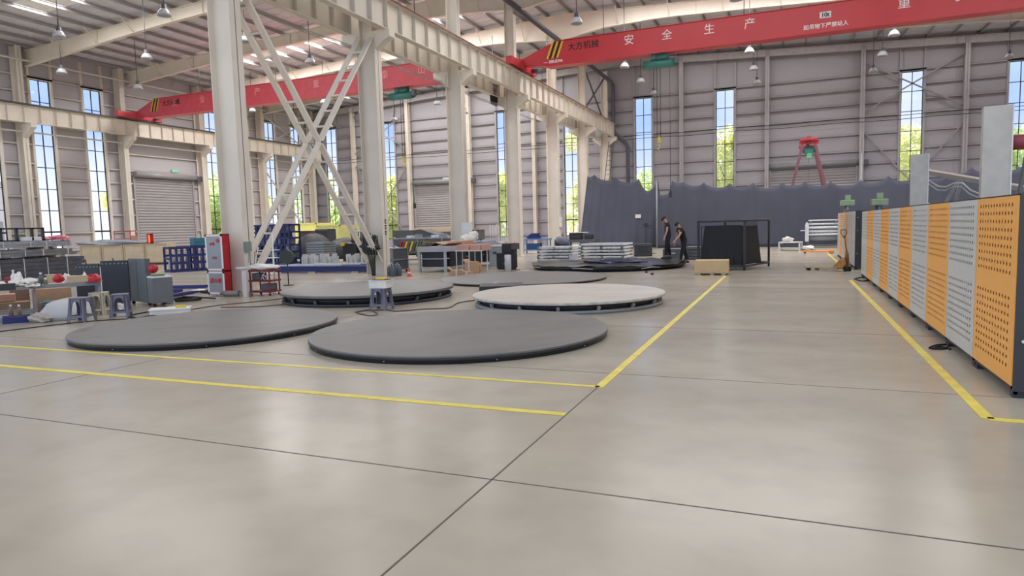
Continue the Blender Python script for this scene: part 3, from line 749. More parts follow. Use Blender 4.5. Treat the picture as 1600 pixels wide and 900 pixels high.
# galvanised posts behind the row
def gpost(name, label, X, Y, w, zt):
    t = thing(name, label, 'post', (X, Y, 0), -.1)
    MB().bx(-w/2, w/2, -.012, .012, 0, zt).bx(-w/2, -w/2+.014, 0, .2, 0, zt).bx(w/2-.014, w/2, 0, .2, 0, zt).build('channel', M('galvanised post sheet', (188, 184, 176), .45, 0, .1, 5), t)
    MB().bx(w/2-.004, w/2+.012, -.02, .2, 0, zt).build('edge_strip', whitep, t)
    MB().bx(-w/2-.08, w/2+.08, -.12, .25, 0, .015).build('foot_plate', midg, t)
gpost('machine_post', 'tall galvanised steel post standing behind the nearest orange cabinet', *(onY(1555, 300, 11.2).xy), .33, 3.08)
gpost('machine_post', 'shorter galvanised steel post behind the middle orange cabinet', *((onY(1431, 300, 17.6)+Vector((.06, 0, 0))).xy), .34, 2.98)
p = onY(1590, 222, 11.6)
t = thing('arm_motor', 'dull red motor arm on the tall galvanised post with hanging cable', 'motor', (p.x, p.y, 0))
MB().tube((-.22, 0, p.z), (.3, 0, p.z), .11, 16).build('motor_body', M('dull red paint', (150, 66, 76), .4), t)
MB().bx(-.16, -.1, -.14, .14, p.z-.14, p.z+.16).build('flange', darkg, t)
MB().path([(.05, -.02, p.z+.1), (.12, 0, p.z-.1), (.05, 0, p.z-.7), (.03, 0, p.z-1.2), (.05, 0, 0)], .03, 8).build('motor_cable', M('grey cable', (110, 112, 112), .5), t)
MB().tube((.3, .03, 0), (.3, .03, p.z), .05, 12).build('stand_pole', darkg, t)
# film covered frame behind the row
t = thing('draped_machine', 'timber-topped machine frame draped in clear film behind the grey and orange cabinets', 'frame', (0, 0, 0))
a = onY(1442, 267, 20.0); b_ = onY(1600, 290, 17.5)
MB().bar(a, b_+Vector((.8, -.4, -.3)), .35, .1).build('timber_top', M('grey brown timber', (140, 132, 124), .6), t)
MB().bar((a.x+.9, a.y+.2, a.z-.1), (a.x-.3, a.y+.3, .0), .07, .07).bar((a.x+.95, a.y+.4, a.z-.1), (a.x+.5, a.y+.6, 0), .07, .07).bar((b_.x, b_.y+.3, b_.z-.1), (b_.x, b_.y+.6, 0), .07, .07).build('brace', midg, t)
pts = [a+(b_-a)*(k/12)+Vector((0, -.2, -.1-.25*math.sin(math.pi*((k*1.3/6) % 1)))) for k in range(13)]
MB().path(pts, .02, 6).path([p_+Vector((0, .1, -.08)) for p_ in pts], .015, 6).build('hanging_cable', M('pale cable', (176, 176, 176), .5), t)
# grey round hump on film (wrapped reel) behind the row
p = onY(1422, 345, 19.5)
t = thing('wrapped_reel', 'round reel in clear film showing above the cabinets beside the shorter post', 'reel', (2.98, 19.0, 0))
MB().tube((0, -.1, 1.55), (0, .1, 1.55), .38, 28).build('reel', plast, t)
MB().bx(-.06, .06, -.06, .06, 0, 1.5).bx(-.3, .3, -.25, .25, 0, .04).build('reel_stand', blackm, t)
# pale green machine heads
def gmach(label, X, Y, zt):
    t = thing('drilling_machine', label, 'machine', (X, Y, 0))
    MB().bx(-.3, .3, -.3, .3, 0, .15).build('base', lgreen, t, bevel=.02)
    MB().tube((0, .1, .15), (0, .1, zt-.4), .11, 16).build('column', midg, t)
    MB().bx(-.26, .26, -.35, .25, zt-.45, zt-.22).build('head', lgreen, t, bevel=.03)
    MB().tube((.02, 0, zt-.22), (.02, 0, zt-.02), .1, 16).bx(-.08, .12, -.12, -.08, zt-.2, zt).build('motor', lgreen, t)
    MB().tube((0, -.25, zt-.75), (0, -.25, zt-.45), .05, 12).build('spindle', midg, t)
    MB().bx(-.25, .25, -.4, .1, zt-1.15, zt-1.08).build('work_table', darkg, t)
gmach('pale green drilling machine head above the far cabinet row', 2.22, 31.4, 2.55); gmach('pale green drilling machine head above the end of the near cabinet row', 2.92, 27.0, 2.45)
# things at the passage between the two cabinet rows
t = thing('control_stand', 'pale green and white machine parts in the gap between the two cabinet rows', 'machine', (2.35, 21.4, 0))
MB().bx(-.25, .25, -.2, .2, 1.25, 1.55).build('green_housing', lgreen, t, bevel=.02)
MB().bx(-.06, .06, -.06, .06, 0, 1.25).bx(-.25, .25, -.25, .25, 0, .05).build('stand', darkg, t)
MB().bx(-.2, -.1, -.25, -.2, .5, 1.1).build('white_handle', whitep, t)
# ------------------------------------------------------------------ pallet jack
p0 = at(1282, 422); p1 = at(1322, 424)
dv = (p0-p1).normalized(); t = thing('pallet_jack', 'orange hand pallet jack with upright handle beside the far cabinets', 'pallet jack', (p1.x-.05, p1.y, 0), math.atan2(dv.y, dv.x))
om = M('worn orange paint', (176, 128, 76), .5, 0, .3, 9)
for s_ in (-.2, .2):
    MB().bx(.15, 1.2, s_-.075, s_+.075, .07, .12).build('fork', M('worn pale fork', (176, 160, 130), .5, 0, .2, 8), t, bevel=.01)
    MB().tube((1.08, s_-.06, .045), (1.08, s_+.06, .045), .045, 14).build('fork_roller', rubber, t)
MB().prism([(-.02, .09), (.33, .12), (.17, .26), (.03, .42), (-.06, .42), (-.1, .22)], 'xz', -.13, .13).bx(.05, .3, -.27, .27, .07, .14).build('body', om, t, bevel=.015)
MB().tube((-.1, -.1, .075), (-.1, -.02, .075), .075, 18).build('wheel', rubber, t); MB().tube((-.1, .02, .075), (-.1, .1, .075), .075, 18).build('wheel', rubber, t)
MB().tube((-.08, 0, .2), (-.08, 0, .56), .05, 14).build('pump', M('dark pump', (110, 70, 50), .5), t)
MB().tube((-.1, 0, .4), (-.0, 0, 1.0), .022, 10).build('handle_shaft', M('brown shaft', (120, 92, 76), .5), t)
hp = [(-.0, 0, 1.0), (.02, .07, 1.06), (.035, .13, 1.14), (.045, .13, 1.2), (.05, .08, 1.24), (.05, -.08, 1.24), (.045, -.13, 1.2), (.035, -.13, 1.14), (.02, -.07, 1.06), (0, 0, 1.0)]
MB().path(hp, .016, 8).tube((.0, 0, 1.0), (.045, 0, 1.2), .01, 6).build('handle_grip', M('brown shaft', (120, 92, 76), .5), t)
# orange forks of another jack lying at the far row's end
p = at(1296, 395)
t = thing('pallet_jack', 'orange pallet jack forks low on the floor at the far end of the cabinets', 'pallet jack', (p.x-.2, p.y-.5, 0), math.pi)
for s_ in (-.2, .2): MB().bx(-.2, .95, s_-.08, s_+.08, .07, .13).build('fork', orgm, t, bevel=.01); MB().tube((.85, s_-.05, .04), (.85, s_+.05, .04), .04, 12).build('fork_roller', rubber, t)
MB().bx(-.35, -.15, -.28, .28, .03, .16).build('body', orgm, t, bevel=.02)
# ------------------------------------------------------------------ wooden crate on the aisle
p = at(1085, 430); q = at(1138, 430); wd = (q-p).length
t = thing('wooden_crate', 'small pale plywood crate on pallet blocks at the end of the yellow line', 'crate', ((p.x+q.x)/2, p.y+.05, 0), math.atan2(q.y-p.y, q.x-p.x))
MB().bx(-wd/2, wd/2, 0, .6, .08, .44).build('crate_box', plym, t, bevel=.006)
MB().bx(-wd/2, wd/2, 0, .6, .06, .08).build('bottom_board', plym, t)
for x in (-wd/2+.12, .02, wd/2-.14):
    MB().bx(x-.06, x+.06, .02, .58, .0, .06).build('pallet_block', woodm, t)
for i, (px, py) in enumerate(((1010, 426), (1022, 421), (1019, 429))):
    q = at(px, py); tag(MB().blob((q.x, q.y, .02), (.05, .04, .03), i, 8, .2, 0).build('debris_lump', rubber), ['small dark lump on the floor left of the crate, nearest the far disc', 'tiny dark lump on the floor below the worker', 'second small dark lump lying closer to the crate'][i], 'debris')
# ------------------------------------------------------------------ black rack with hanging sheets
Fp = at(1163, 423); Rp = at(1201, 416)
dx = (Rp-Fp).normalized(); ang = math.atan2(dx.y, dx.x); lenR = (Rp-Fp).length
t = thing('sheet_rack', 'black steel rack holding leaning black panels in the middle of the floor', 'rack', (Fp.x, Fp.y, 0), ang)
wF = 1.55; hz = 1.62; f = MB()
for (x, y) in ((0, 0), (lenR, 0), (0, wF), (lenR, wF)):
    f.bx(x-.03, x+.03, y-.03, y+.03, .1, hz)
for z in (.14, hz-.03):
    f.bx(0, lenR, -.03, .03, z-.03, z+.03).bx(0, lenR, wF-.03, wF+.03, z-.03, z+.03).bx(-.03, .03, 0, wF, z-.03, z+.03).bx(lenR-.03, lenR+.03, 0, wF, z-.03, z+.03)
f.bx(lenR/2-.03, lenR/2+.03, 0, wF, hz-.05, hz).build('rack_frame', blackm, t)
f = MB()
MB().bx(-.15, lenR+.1, -.05, .03, hz, hz+.02).build('top_rail', midg, t)
for (x, y) in ((0, 0), (lenR, 0), (0, wF), (lenR, wF)):
    MB().tube((x, y-.02, .05), (x, y+.02, .05), .05, 14).bx(x-.02, x+.02, y-.03, y+.03, .05, .12).build('caster', rubber, t)
bk = M('black panel cloth', (36, 37, 42), .75, 0, .06, 3)
for k in range(5):
    y0 = .1+.28*k
    MB().prism([(.02, .17), (lenR-.45, .17), (lenR-.85, hz-.2), (.12, hz-.2)], 'xz', y0, y0+.05).build('black_panel', bk, t)
MB().prism([(y_, z_) for y_, z_ in ((.05, .17), (wF-.02, .17), (wF-.2, hz-.16), (.12, hz-.16))], 'yz', .06, .10).build('front_panel', bk, t)
for k in range(9):
    MB().tube((.15+.12*k, -.0, hz-.2), (.15+.12*k, -.0, hz-.06), .008, 6).build('hook', blackm, t)
t = thing('small_rack', 'thin black steel frame standing left of the black sheet rack', 'frame', tuple(at(1096, 409)), .3)
MB().bx(-.02, .02, -.02, .02, 0, 1.4).bx(.75, .79, -.02, .02, 0, 1.4).bx(0, .78, -.02, .02, 1.38, 1.41).bx(0, .78, -.02, .02, .1, .13).build('frame_tube', blackm, t)
MB().prism([(.35, .12), (.78, .12), (.78, 1.33), (.62, 1.33)], 'xz', .03, .07).build('leaning_panel', bk, t)
# ------------------------------------------------------------------ curtain
def curtain(name, label, tops, Y, zb, folds, dxf=0.0, mat=clothm):
    P = [onY(px, py, Y) for px, py in tops]; xs_ = [p_.x for p_ in P]; zs_ = [p_.z for p_ in P]
    def ztop(x):
        for i in range(len(xs_)-1):
            if xs_[i] <= x <= xs_[i+1]:
                t_ = (x-xs_[i])/(xs_[i+1]-xs_[i]); sg = .23*(xs_[i+1]-xs_[i]); return zs_[i]+(zs_[i+1]-zs_[i])*t_-sg*(4*t_*(1-t_))**.6
        return zs_[-1]
    x0, x1 = xs_[0], xs_[-1]; n = int((x1-x0)/.05)
    def fn(u, v):
        x = x0+(x1-x0)*u; zt_ = ztop(x); z = zt_+(zb-zt_)*v
        d = .025*math.sin(x*folds)*(.5+.5*v)+.02*math.sin(x*folds*2.3+1+v)+.08*math.sin(x*.9)*(v)
        return (x+dxf*v*(1-u), Y+d, z)
    o = MB().grid(fn, n, 14).build(name, mat); so = o.modifiers.new('cloth', 'SOLIDIFY'); so.thickness = .012
    return tag(o, label, 'curtain')
curtain('netting_curtain', 'dark blue-grey netting curtain hung beside the last middle column, left part', [(918, 275), (929, 272), (962, 276), (998, 278), (1006, 294), (1013, 298), (1021, 292), (1028, 279), (1031, 300)], 43.6, .02, 5.5, dxf=-.7)
curtain('netting_curtain', 'long dark netting curtain with a scalloped top edge behind the aisle', [(1024, 300), (1046, 300), (1050, 281), (1068, 283), (1100, 284), (1140, 285), (1177, 285), (1222, 284), (1258, 282), (1298, 282), (1345, 280), (1388, 274), (1440, 270), (1478, 272), (1518, 260), (1565, 262), (1600, 256), (1640, 262)], 42.2, .02, 3.1, mat=clothb)
for k, (px, lb) in enumerate(((1026, 'pale steel pole standing in front of the join of the curtains'), (1345, 'steel pole behind the scalloped curtain right of the red gantry'))):
    p = onY(px, 300, 41.9 if k == 0 else 42.6)
    tag(MB().tube((p.x, p.y, 0), (p.x, p.y, 4.2 if k == 0 else 5.2), .05, 10).tube((p.x, p.y, 0), (p.x, p.y, .03), .16, 14).build('curtain_pole', midg), lb, 'pole')
# ------------------------------------------------------------------ red A-frame gantry behind the curtain
t = thing('gantry_hoist', 'red A-frame gantry with green chain hoist rising behind the curtain', 'gantry', (0, 0, 0))
za = onY(1262, 220, 45.5).z
A = onY(1252, 222, 45.5); B = onY(1273, 222, 45.5)
legm = M('dull red gantry leg', (132, 86, 94), .45)
for (Yg, s_) in ((45.5, 0), (48.3, 1)):
    a = onY(1262 if not s_ else 1276, 224, Yg); ap = Vector((onY(1264, 224, 45.5).x, Yg, za-.15))
    MB().bar(ap+Vector((-.35, 0, 0)), (ap.x-1.75, Yg, 0), .14, .14).build('leg', legm, t); MB().bar(ap+Vector((.35, 0, 0)), (ap.x+1.75, Yg, 0), .14, .14).build('leg', legm, t)
    MB().bx(ap.x-.55, ap.x+.55, Yg-.1, Yg+.1, za-.2, za).build('cross_head', redm, t); MB().bar((ap.x-1.0, Yg, 1.5), (ap.x+1.0, Yg, 1.5), .08, .08).build('tie_bar', legm, t)
MB().bx(ap.x-.1, ap.x+.1, 45.1, 48.7, za, za+.25).bx(ap.x-.5, ap.x+.5, 45.2, 45.35, za, za+.12).build('top_beam', redm, t)
MB().bx(ap.x-.25, ap.x+.25, 45.7, 46.2, za-.75, za-.3).tube((ap.x-.35, 46, za-.55), (ap.x+.4, 46, za-.55), .14, 14).build('hoist_body', greenm, t)
MB().bx(ap.x-.1, ap.x+.16, 45.6, 45.8, za-1.05, za-.75).build('hoist_hook_block', M('bright green', (90, 200, 130), .4), t)
MB().tube((ap.x, 45.9, za-.75), (ap.x, 45.9, 1.4), .012, 6).build('lifting_chain', darkg, t)
# ------------------------------------------------------------------ white roller machine and bench by the curtain
p = at(1257, 386); q = at(1303, 386); w = 1.85
t = thing('roller_machine', 'white roller machine with stacked horizontal rolls in front of the curtain', 'machine', (onY(1258, 380, 40.2).x, 40.2, 0))
for x in (0, w-.18): MB().bx(x, x+.18, 0, .55, .35, 1.25).prism([(x, 1.25), (x+.18, 1.25), (x+.12, 1.4), (x+.04, 1.4)], 'xz', .1, .4).build('side_frame', silver, t, bevel=.01)
for i, (z, r_) in enumerate(((1.5, .03), (1.3, .05), (1.1, .07), (.9, .08), (.72, .06))): MB().tube((.15, .1+.05*(i % 2), z), (w-.2, .1+.05*(i % 2), z), r_, 14).build('roll', silver if i else whitep, t)
MB().tube((.2, .3, .52), (w-.25, .3, .52), .2, 22).build('large_roll', midg, t)
MB().bx(.0, w, 0, .55, .1, .2).bx(.1, .2, .02, .12, 0, .35).bx(w-.2, w-.1, .02, .12, 0, .35).build('stand', darkg, t)
MB().bx(w-.35, w-.3, .1, .15, 1.3, 1.52).bx(.25, .3, .1, .15, 1.3, 1.52).build('roll_bracket', midg, t)
MB().tube((-.25, .2, .95), (0, .2, .95), .03, 8).tube((w, .2, .9), (w+.25, .2, .9), .06, 10).tube((w+.1, .2, .95), (w+.1, .2, 1.2), .05, 10).build('crank', silver, t)
p = at(1216, 392); q = at(1250, 392)
t = thing('low_bench', 'low white frame bench near the curtain beside the roller machine', 'bench', (p.x, p.y, 0), math.atan2(q.y-p.y, q.x-p.x)); w = (q-p).length
for x in (0, w-.07):
    for y in (0, .5): MB().bx(x, x+.07, y, y+.06, 0, .45).build('leg', whitep, t)
MB().bx(0, w, 0, .56, .4, .46).build('bench_top', whitep, t); MB().bx(0, w, 0, .56, .13, .17).build('lower_shelf', whitep, t)
MB().bx(.1, w-.15, .1, .45, .17, .34).build('stored_parts', darkg, t)
p = at(1233, 384)
tag(MB().blob((0, 0, .1), (.24, .2, .14), 3, 10, .2, 0).build('plastic_bag', plast), 'white plastic bag heaped on the low white bench', 'bag').location = (onY(1231, 380, 37).x, 37.0, .465)
p = at(1262, 391); tag(MB().blob((p.x, p.y, .1), (.35, .25, .13), 5, 10, .25, 0).build('plastic_bag', plast), 'white plastic bag on the floor right of the low white bench', 'bag')
# grey boards, black boxes right of the far disc
p = at(1058, 402)
def boards(label, px0, px1, py, h, n, mat=midg, depth=.9):
    p = at(px0, py); q = at(px1, py); w = (q-p).length; rz = math.atan2(q.y-p.y, q.x-p.x); lz = h/n
    for i in range(n):
        o = MB().bx(0, w, 0, depth, i*lz+.004, (i+1)*lz-.012).bx(.1, .2, 0.02, depth-.02, i*lz-.008, i*lz+.006).bx(w-.2, w-.1, 0.02, depth-.02, i*lz-.008, i*lz+.006).build('grey_board', mat, bevel=.004)
        o.location = (p.x, p.y, .008); o.rotation_euler = (0, 0, rz+random.uniform(-.015, .015))
        tag(o, label % ('lowest', 'second', 'third', 'fourth', 'fifth', 'sixth', 'seventh', 'eighth', 'ninth')[i] if i < n-1 else label % 'topmost', 'panel', 'stack')
        o['group'] = label.replace('%s ', '')[:60]
boards('%s grey panel in the low stack between the workers and the black rack', 1068, 1098, 406, .55, 4, darkg, 1.2)
p = at(1036, 408); t = thing('tool_box', 'dark box on the floor behind the standing worker', 'box', (p.x, p.y, 0), .2)
MB().bx(0, .75, 0, .5, 0, .5).build('box_body', darkg, t, bevel=.02); MB().bx(.25, .5, -.02, 0, .3, .34).build('handle', silver, t)
p = at(992, 401); q = at(1018, 401); w = (q-p).length
t = thing('equipment_case', 'black square machine case on the floor before the left curtain', 'case', (p.x, p.y, 0), .3)
MB().bx(0, w, 0, .6, 0, .62).build('case_body', M('charcoal case', (60, 63, 62), .5), t, bevel=.03)
MB().bx(.15, w-.15, -.02, 0, .15, .5).build('front_panel', blackm, t); MB().bx(.1, w-.1, -.03, -.01, .52, .56).build('handle', darkg, t)
p = at(1004, 398); t = thing('light_stand', 'thin dark stand with crossed arms behind the black machine case', 'stand', (p.x, p.y+.9, 0))
MB().tube((0, 0, 0), (0, 0, 1.5), .025, 8).build('pole', blackm, t); MB().tube((.28, 0, 0), (.28, 0, 1.35), .02, 8).build('second_pole', blackm, t)
MB().bar((-.25, 0, 1.35), (.35, 0, 1.5), .03, .03).bar((-.2, 0, 1.55), (.3, 0, 1.3), .03, .03).bx(-.1, .1, -.05, .05, 1.5, 1.6).build('cross_arm', blackm, t)
MB().bx(-.2, .45, -.2, .2, 0, .03).build('stand_foot', blackm, t)
tag(MB().bx(-.18, .18, -.01, .0, -.12, .12).build('paper_notice', plast), 'small pale paper notice pinned on the left curtain', 'notice').location = onY(997, 338, 43.5)
# ------------------------------------------------------------------ stacks of silver frames
def fstack(where, px0, px1, py, h, n, dep, mat=silver):
    p = at(px0, py); q = at(px1, py); w = (q-p).length; rz = math.atan2(q.y-p.y, q.x-p.x); lz = h/n
    first = None
    for i in range(n):
        z = i*lz
        lb = '%s silver steel frame in the stack %s' % (('bottom', 'second', 'third', 'fourth', 'fifth', 'sixth')[i] if i < n-1 else 'topmost', where)
        loc = (p.x+random.uniform(-.04, .04), p.y, z)
        if first is None:
            t = thing('steel_pallet', lb, 'frame', loc, rz, 'silver frames stacked '+where)
            k = lz*.62
            MB().bx(0, w, 0, .08, lz-k, lz).bx(0, w, dep-.08, dep, lz-k, lz).bx(0, .1, 0, dep, lz-k, lz).bx(w-.1, w, 0, dep, lz-k, lz).bx(w/2-.05, w/2+.05, 0, dep, lz-k, lz).build('frame_bar', mat, t)
            MB().bx(.15, w-.15, .1, dep-.1, lz-k*.9, lz-k*.3).build('frame_sheet', M('pale green grey sheet', (188, 198, 192), .5), t)
            for x in (.02, w*.33, w*.66, w-.12):
                for y in (-.01, dep-.07): MB().bx(x, x+.1, y, y+.08, 0, lz-k).build('spacer', darkg, t)
            first = t
        else: dup(first, loc, rz+random.uniform(-.02, .02), lb)
fstack('left of the farthest disc', 840, 893, 409, .66, 5, 1.2)
fstack('behind the farthest disc', 908, 974, 405, .72, 5, 1.4)
p = at(900, 412); t = thing('white_carton', 'white carton between the two stacks of silver frames', 'carton', (p.x, p.y-.3, 0)); MB().bx(-.15, .15, -.2, .1, 0, .45).build('carton_body', whitep, t, bevel=.01); MB().bx(-.15, 0, -.28, -.2, .43, .45).build('carton_flap', whitep, t)
# ------------------------------------------------------------------ main workbench
bx0, bx1, by0, by1, hb = -12.78, -11.62, 21.55, 26.4, .95
t = thing('workbench', 'large light grey workbench with black drawers and open shelves beside the third column', 'workbench', (bx0, by0, 0)); w = bx1-bx0; d = by1-by0
pg = M('pale grey bench paint', (176, 178, 186), .45)
for x in (0, w-.08):
    for y in (0, d/2, d-.08): MB().bx(x, x+.08, y, y+.08, 0, hb-.14).build('leg', pg, t)
MB().bx(-.03, w+.03, -.03, d+.03, hb-.2, hb).build('bench_top', pg, t, bevel=.008)
for z in (.16, .48): MB().bx(.02, w-.02, .02, d-.02, z, z+.035).build('shelf', pg, t)
for j in range(3):
    y0 = .35+j*1.5
    u = MB().bx(.12, w-.02, y0, y0+1.4, .2, hb-.15); un = u.build('drawer_unit', blackm, t)
    for k in range(5): MB().bx(w-.02, w+.0, y0+.03, y0+1.37, .22+k*.12, .31+k*.12).build('drawer', M('black drawer front', (50, 51, 56), .4), un)
MB().bx(.1, w-.1, .12, .16, .2, hb-.2).build('back_plate', blackm, t)
# stuff on the bench
def ontop(name, label, cat, x, y, z, fnb, mat, bevel=.005):
    o = fnb(MB()).build(name, mat, bevel=bevel); o.location = (x, y, z); return tag(o, label, cat)
ontop('cardboard_sheet', 'flat brown cardboard lying bent on the near end of the workbench', 'cardboard', -12.6, 21.9, hb, lambda b: b.prism([(0, 0), (.35, .13), (.75, .05), (.95, .1), (.95, .12), (.75, .07), (.35, .16), (0, .02)], 'xz', 0, .8), cardm, 0)
ontop('carton', 'flattened pinkish carton on the workbench behind the bent cardboard', 'carton', -12.5, 22.9, hb, lambda b: b.bx(0, .9, 0, 1.0, 0, .16).bx(.1, .85, -.2, .02, .1, .12), pinkm)
ontop('small_tool_box', 'small brown tool box on the near edge of the workbench', 'tool box', -12.75, 21.65, hb, lambda b: b.bx(.0, .25, 0, .15, 0, .08).bx(.2, .42, .05, .2, 0, .14), M('brown tools', (92, 74, 66), .6, 0, .3, 9))
ontop('plastic_bag', 'white plastic bag standing on the workbench in front of the column', 'bag', -12.2, 24.6, hb, lambda b: b.blob((0, 0, .15), (.3, .35, .22), 9, 10, .25, 0).blob((.1, .3, .3), (.2, .2, .2), 11, 8, .2, 0), plast, 0)
ontop('grey_sheet', 'grey flat sheets stacked on the far half of the workbench', 'sheets', -12.6, 25.0, hb, lambda b: b.bx(0, .95, 0, 1.35, 0, .05).bx(.1, .9, .1, 1.3, .05, .09), pg)
# small table in front with pink cartons
p = at(717, 424); q = at(757, 424); w = (q-p).length; hh = .78
t = thing('packing_table', 'thin white-legged packing table in front of the workbench', 'table', (p.x, p.y-.2, 0), math.atan2(q.y-p.y, q.x-p.x))
for x in (0, w*.5, w-.03):
    for y in (0, .5): MB().bx(x, x+.03, y, y+.03, 0, hh-.03).build('leg', whitep, t)
MB().bx(-.03, w+.03, -.03, .56, hh-.03, hh).build('table_top', whitep, t)
base = Vector((p.x, p.y-.2, hh)); rz = math.atan2(q.y-p.y, q.x-p.x)
for i, (x, wd_, lb) in enumerate(((.02, .5, 'left'), (.56, .42, 'middle'), (1.02, .22, 'right'))):
    o = MB().bx(0, wd_, .05, .45, -.33+.33, .0+.2).build('carton', pinkm, bevel=.004); o.location = base+Vector((x*math.cos(rz), x*math.sin(rz), 0)); o.rotation_euler = (0, 0, rz)
    tag(o, 'pinkish carton on the packing table, %s of the three' % lb, 'carton', 'cartons on the packing table')
for i, (px, py, wx, hz_, lb) in enumerate(((713, 431, .42, .2, 'open brown carton on the floor at the left foot of the packing table'), (733, 428, .4, .42, 'brown carton standing under the packing table'), (743, 426, .35, .3, 'crushed brown carton with white tape under the packing table'), (729, 431, .3, .14, 'flat brown carton in front of the packing table'))):
    p = at(px, py); t = thing('carton', lb, 'carton', (p.x, p.y, 0), random.uniform(-.4, .4)); MB().bx(-wx/2, wx/2, 0, wx*.8, 0, hz_).build('carton_body', cardm, t, bevel=.005)
    MB().prism([(-wx/2, hz_), (-wx/2-.1, hz_+.08), (-wx/2-.09, hz_+.09), (-wx/2+.01, hz_+.01)], 'xz', 0, wx*.8).build('carton_flap', cardm, t); MB().bx(-.02, .02, -.004, 0, 0, hz_).build('tape', plast, t)
# grey trolley by column 2, canisters, cone
p = at(612, 427); q = at(637, 424); w = (q-p).length
t = thing('tool_trolley', 'grey two-compartment tool trolley standing right of the second column', 'trolley', (p.x, p.y+.1, 0), math.atan2(q.y-p.y, q.x-p.x))
MB().bx(0, .05, 0, .5, .08, .92).bx(w-.04, w, 0, .5, .08, .92).bx(0, w, 0, .5, .88, .92).bx(0, w, 0, .5, .46, .5).bx(0, w, 0, .5, .08, .12).build('trolley_frame', midg, t)
MB().bx(.06, w-.05, .03, .48, .12, .46).build('lower_bin', darkg, t); MB().bx(.06, w-.05, .03, .48, .5, .86).build('upper_bin', darkg, t)
for x in (.06, w-.08):
    for y in (.06, .44): MB().tube((x-.02, y, .04), (x+.02, y, .04), .04, 12).build('caster', rubber, t)
for i, (px, py) in enumerate(((609, 431), (614, 432), (619, 431), (624, 431), (612, 428), (621, 428))):
    p = at(px, py)
    t = thing('gas_canister', 'dark grey canister in the cluster at the foot of the second column', 'canister', (p.x, p.y, 0), 0, 'canisters by the second column')
    MB().lathe([(.085, 0), (.09, .02), (.09, .26), (.06, .32), (.025, .34), (.025, .38), (.0, .385)], 16).build('canister_body', M('slate canister', (82, 88, 96), .4), t)
    MB().tube((0, 0, .37), (0, 0, .41), .018, 8).build('valve', silver, t)
p = at(640, 432)
t = thing('traffic_cone', 'small red cone on the floor right of the canisters', 'cone', (p.x, p.y, 0)); t.scale = (.72, .72, .8)
MB().lathe([(.12, .02), (.1, .03), (.05, .3), (.02, .36)], 18).build('cone_body', M('cone red', (220, 60, 50), .5), t); MB().bx(-.13, .13, -.13, .13, 0, .02).build('cone_base', M('cone red', (220, 60, 50), .5), t); MB().lathe([(.085, .12), (.088, .12), (.07, .2), (.066, .2)], 18).build('white_band', whitep, t)
# black cabinet, ash cylinder, sign stand, blue bench
p = at(776, 421); q = at(800, 421); w = (q-p).length
t = thing('tool_cabinet', 'black stepped cabinet on the floor beside the workbench and column', 'cabinet', (p.x, p.y, 0), math.atan2(q.y-p.y, q.x-p.x)-.15)
MB().bx(0, w, 0, .5, .04, .62).bx(w*.4, w, 0, .5, .62, .98).build('cabinet_body', M('black cabinet', (44, 46, 52), .5), t, bevel=.02); MB().bx(.05, w-.05, .02, .48, 0, .04).build('plinth', rubber, t); MB().bx(w*.45, w-.05, -.015, 0, .2, .24).build('handle', darkg, t)
p = at(794, 424); t = thing('waste_cylinder', 'slim pale grey steel cylinder in front of the black stepped cabinet', 'cylinder', (p.x, p.y, 0))
MB().lathe([(.12, 0), (.12, .58), (.105, .6)], 24).build('cylinder_body', silver, t); MB().bx(-.15, -.08, -.08, .0, .36, .5).build('opening', blackm, t)
p = at(805, 422); t = thing('sign_stand', 'brown board on a thin black post beside the slim cylinder', 'sign', (p.x, p.y, 0))
MB().bx(-.015, .015, -.015, .015, 0, 1.02).build('post', blackm, t); MB().bx(-.12, .2, -.03, -.015, .78, 1.0).build('board', M('dark brown board', (92, 78, 78), .6), t); MB().bx(-.15, .15, -.1, .1, 0, .015).build('foot', blackm, t)
p = at(818, 395); 
t = thing('blue_workbench', 'light blue steel workbench seen between two middle columns', 'workbench', (onY(817, 385, 36).x, 36, 0), .1); w = 1.5
bl = M('light blue paint', (96, 140, 184), .45)
for x in (0, w-.06):
    for y in (0, .7): MB().bx(x, x+.06, y, y+.06, 0, .8).build('leg', bl, t)
MB().bx(-.04, w+.04, -.04, .8, .8, .88).build('bench_top', bl, t); MB().bx(0, w, 0, .76, .2, .26).build('shelf', bl, t); MB().bx(.2, 1.0, .1, .6, .26, .6).build('drawer_box', M('deep blue', (40, 78, 130), .5), t)
tag(MB().bx(0, .7, 0, .5, 0, .12).bx(.1, .6, .05, .45, .12, .22).bx(.2, .7, .1, .4, .22, .3).build('part_pile', bluem), 'pile of dark blue parts on the light blue workbench', 'parts').location = (onY(817, 385, 36).x+.2, 36.15, .89)
tag(MB().blob((0, 0, .2), (.4, .35, .3), 21, 10, .2, 0).build('covered_heap', M('slate covered heap', (92, 98, 116), .6)), 'slate coloured heap beside the light blue workbench', 'heap').location = (-12.2, 36.8, .455)
tag(MB().bx(-.4, .4, -.4, .4, 0, .45).build('parts_crate', darkg), 'dark crate under the slate heap', 'crate').location = (-12.2, 36.8, 0)
t = thing('machine_table', 'dark cluttered machine table below the window left of the curtain', 'machine', (-13.2, 40.6, 0))
MB().bx(0, 2.0, 0, .8, .5, .7).bx(.1, .2, .1, .2, 0, .5).bx(1.8, 1.9, .1, .2, 0, .5).bx(.1, .2, .6, .7, 0, .5).bx(1.8, 1.9, .6, .7, 0, .5).build('table_frame', darkg, t)
MB().bx(.2, 1.0, .1, .6, .7, 1.15).bx(1.2, 1.7, .1, .6, .7, 1.0).build('machine_head', blackm, t, bevel=.05); MB().bx(.1, 1.5, .05, .1, 1.1, 1.15).build('rail', whitep, t)
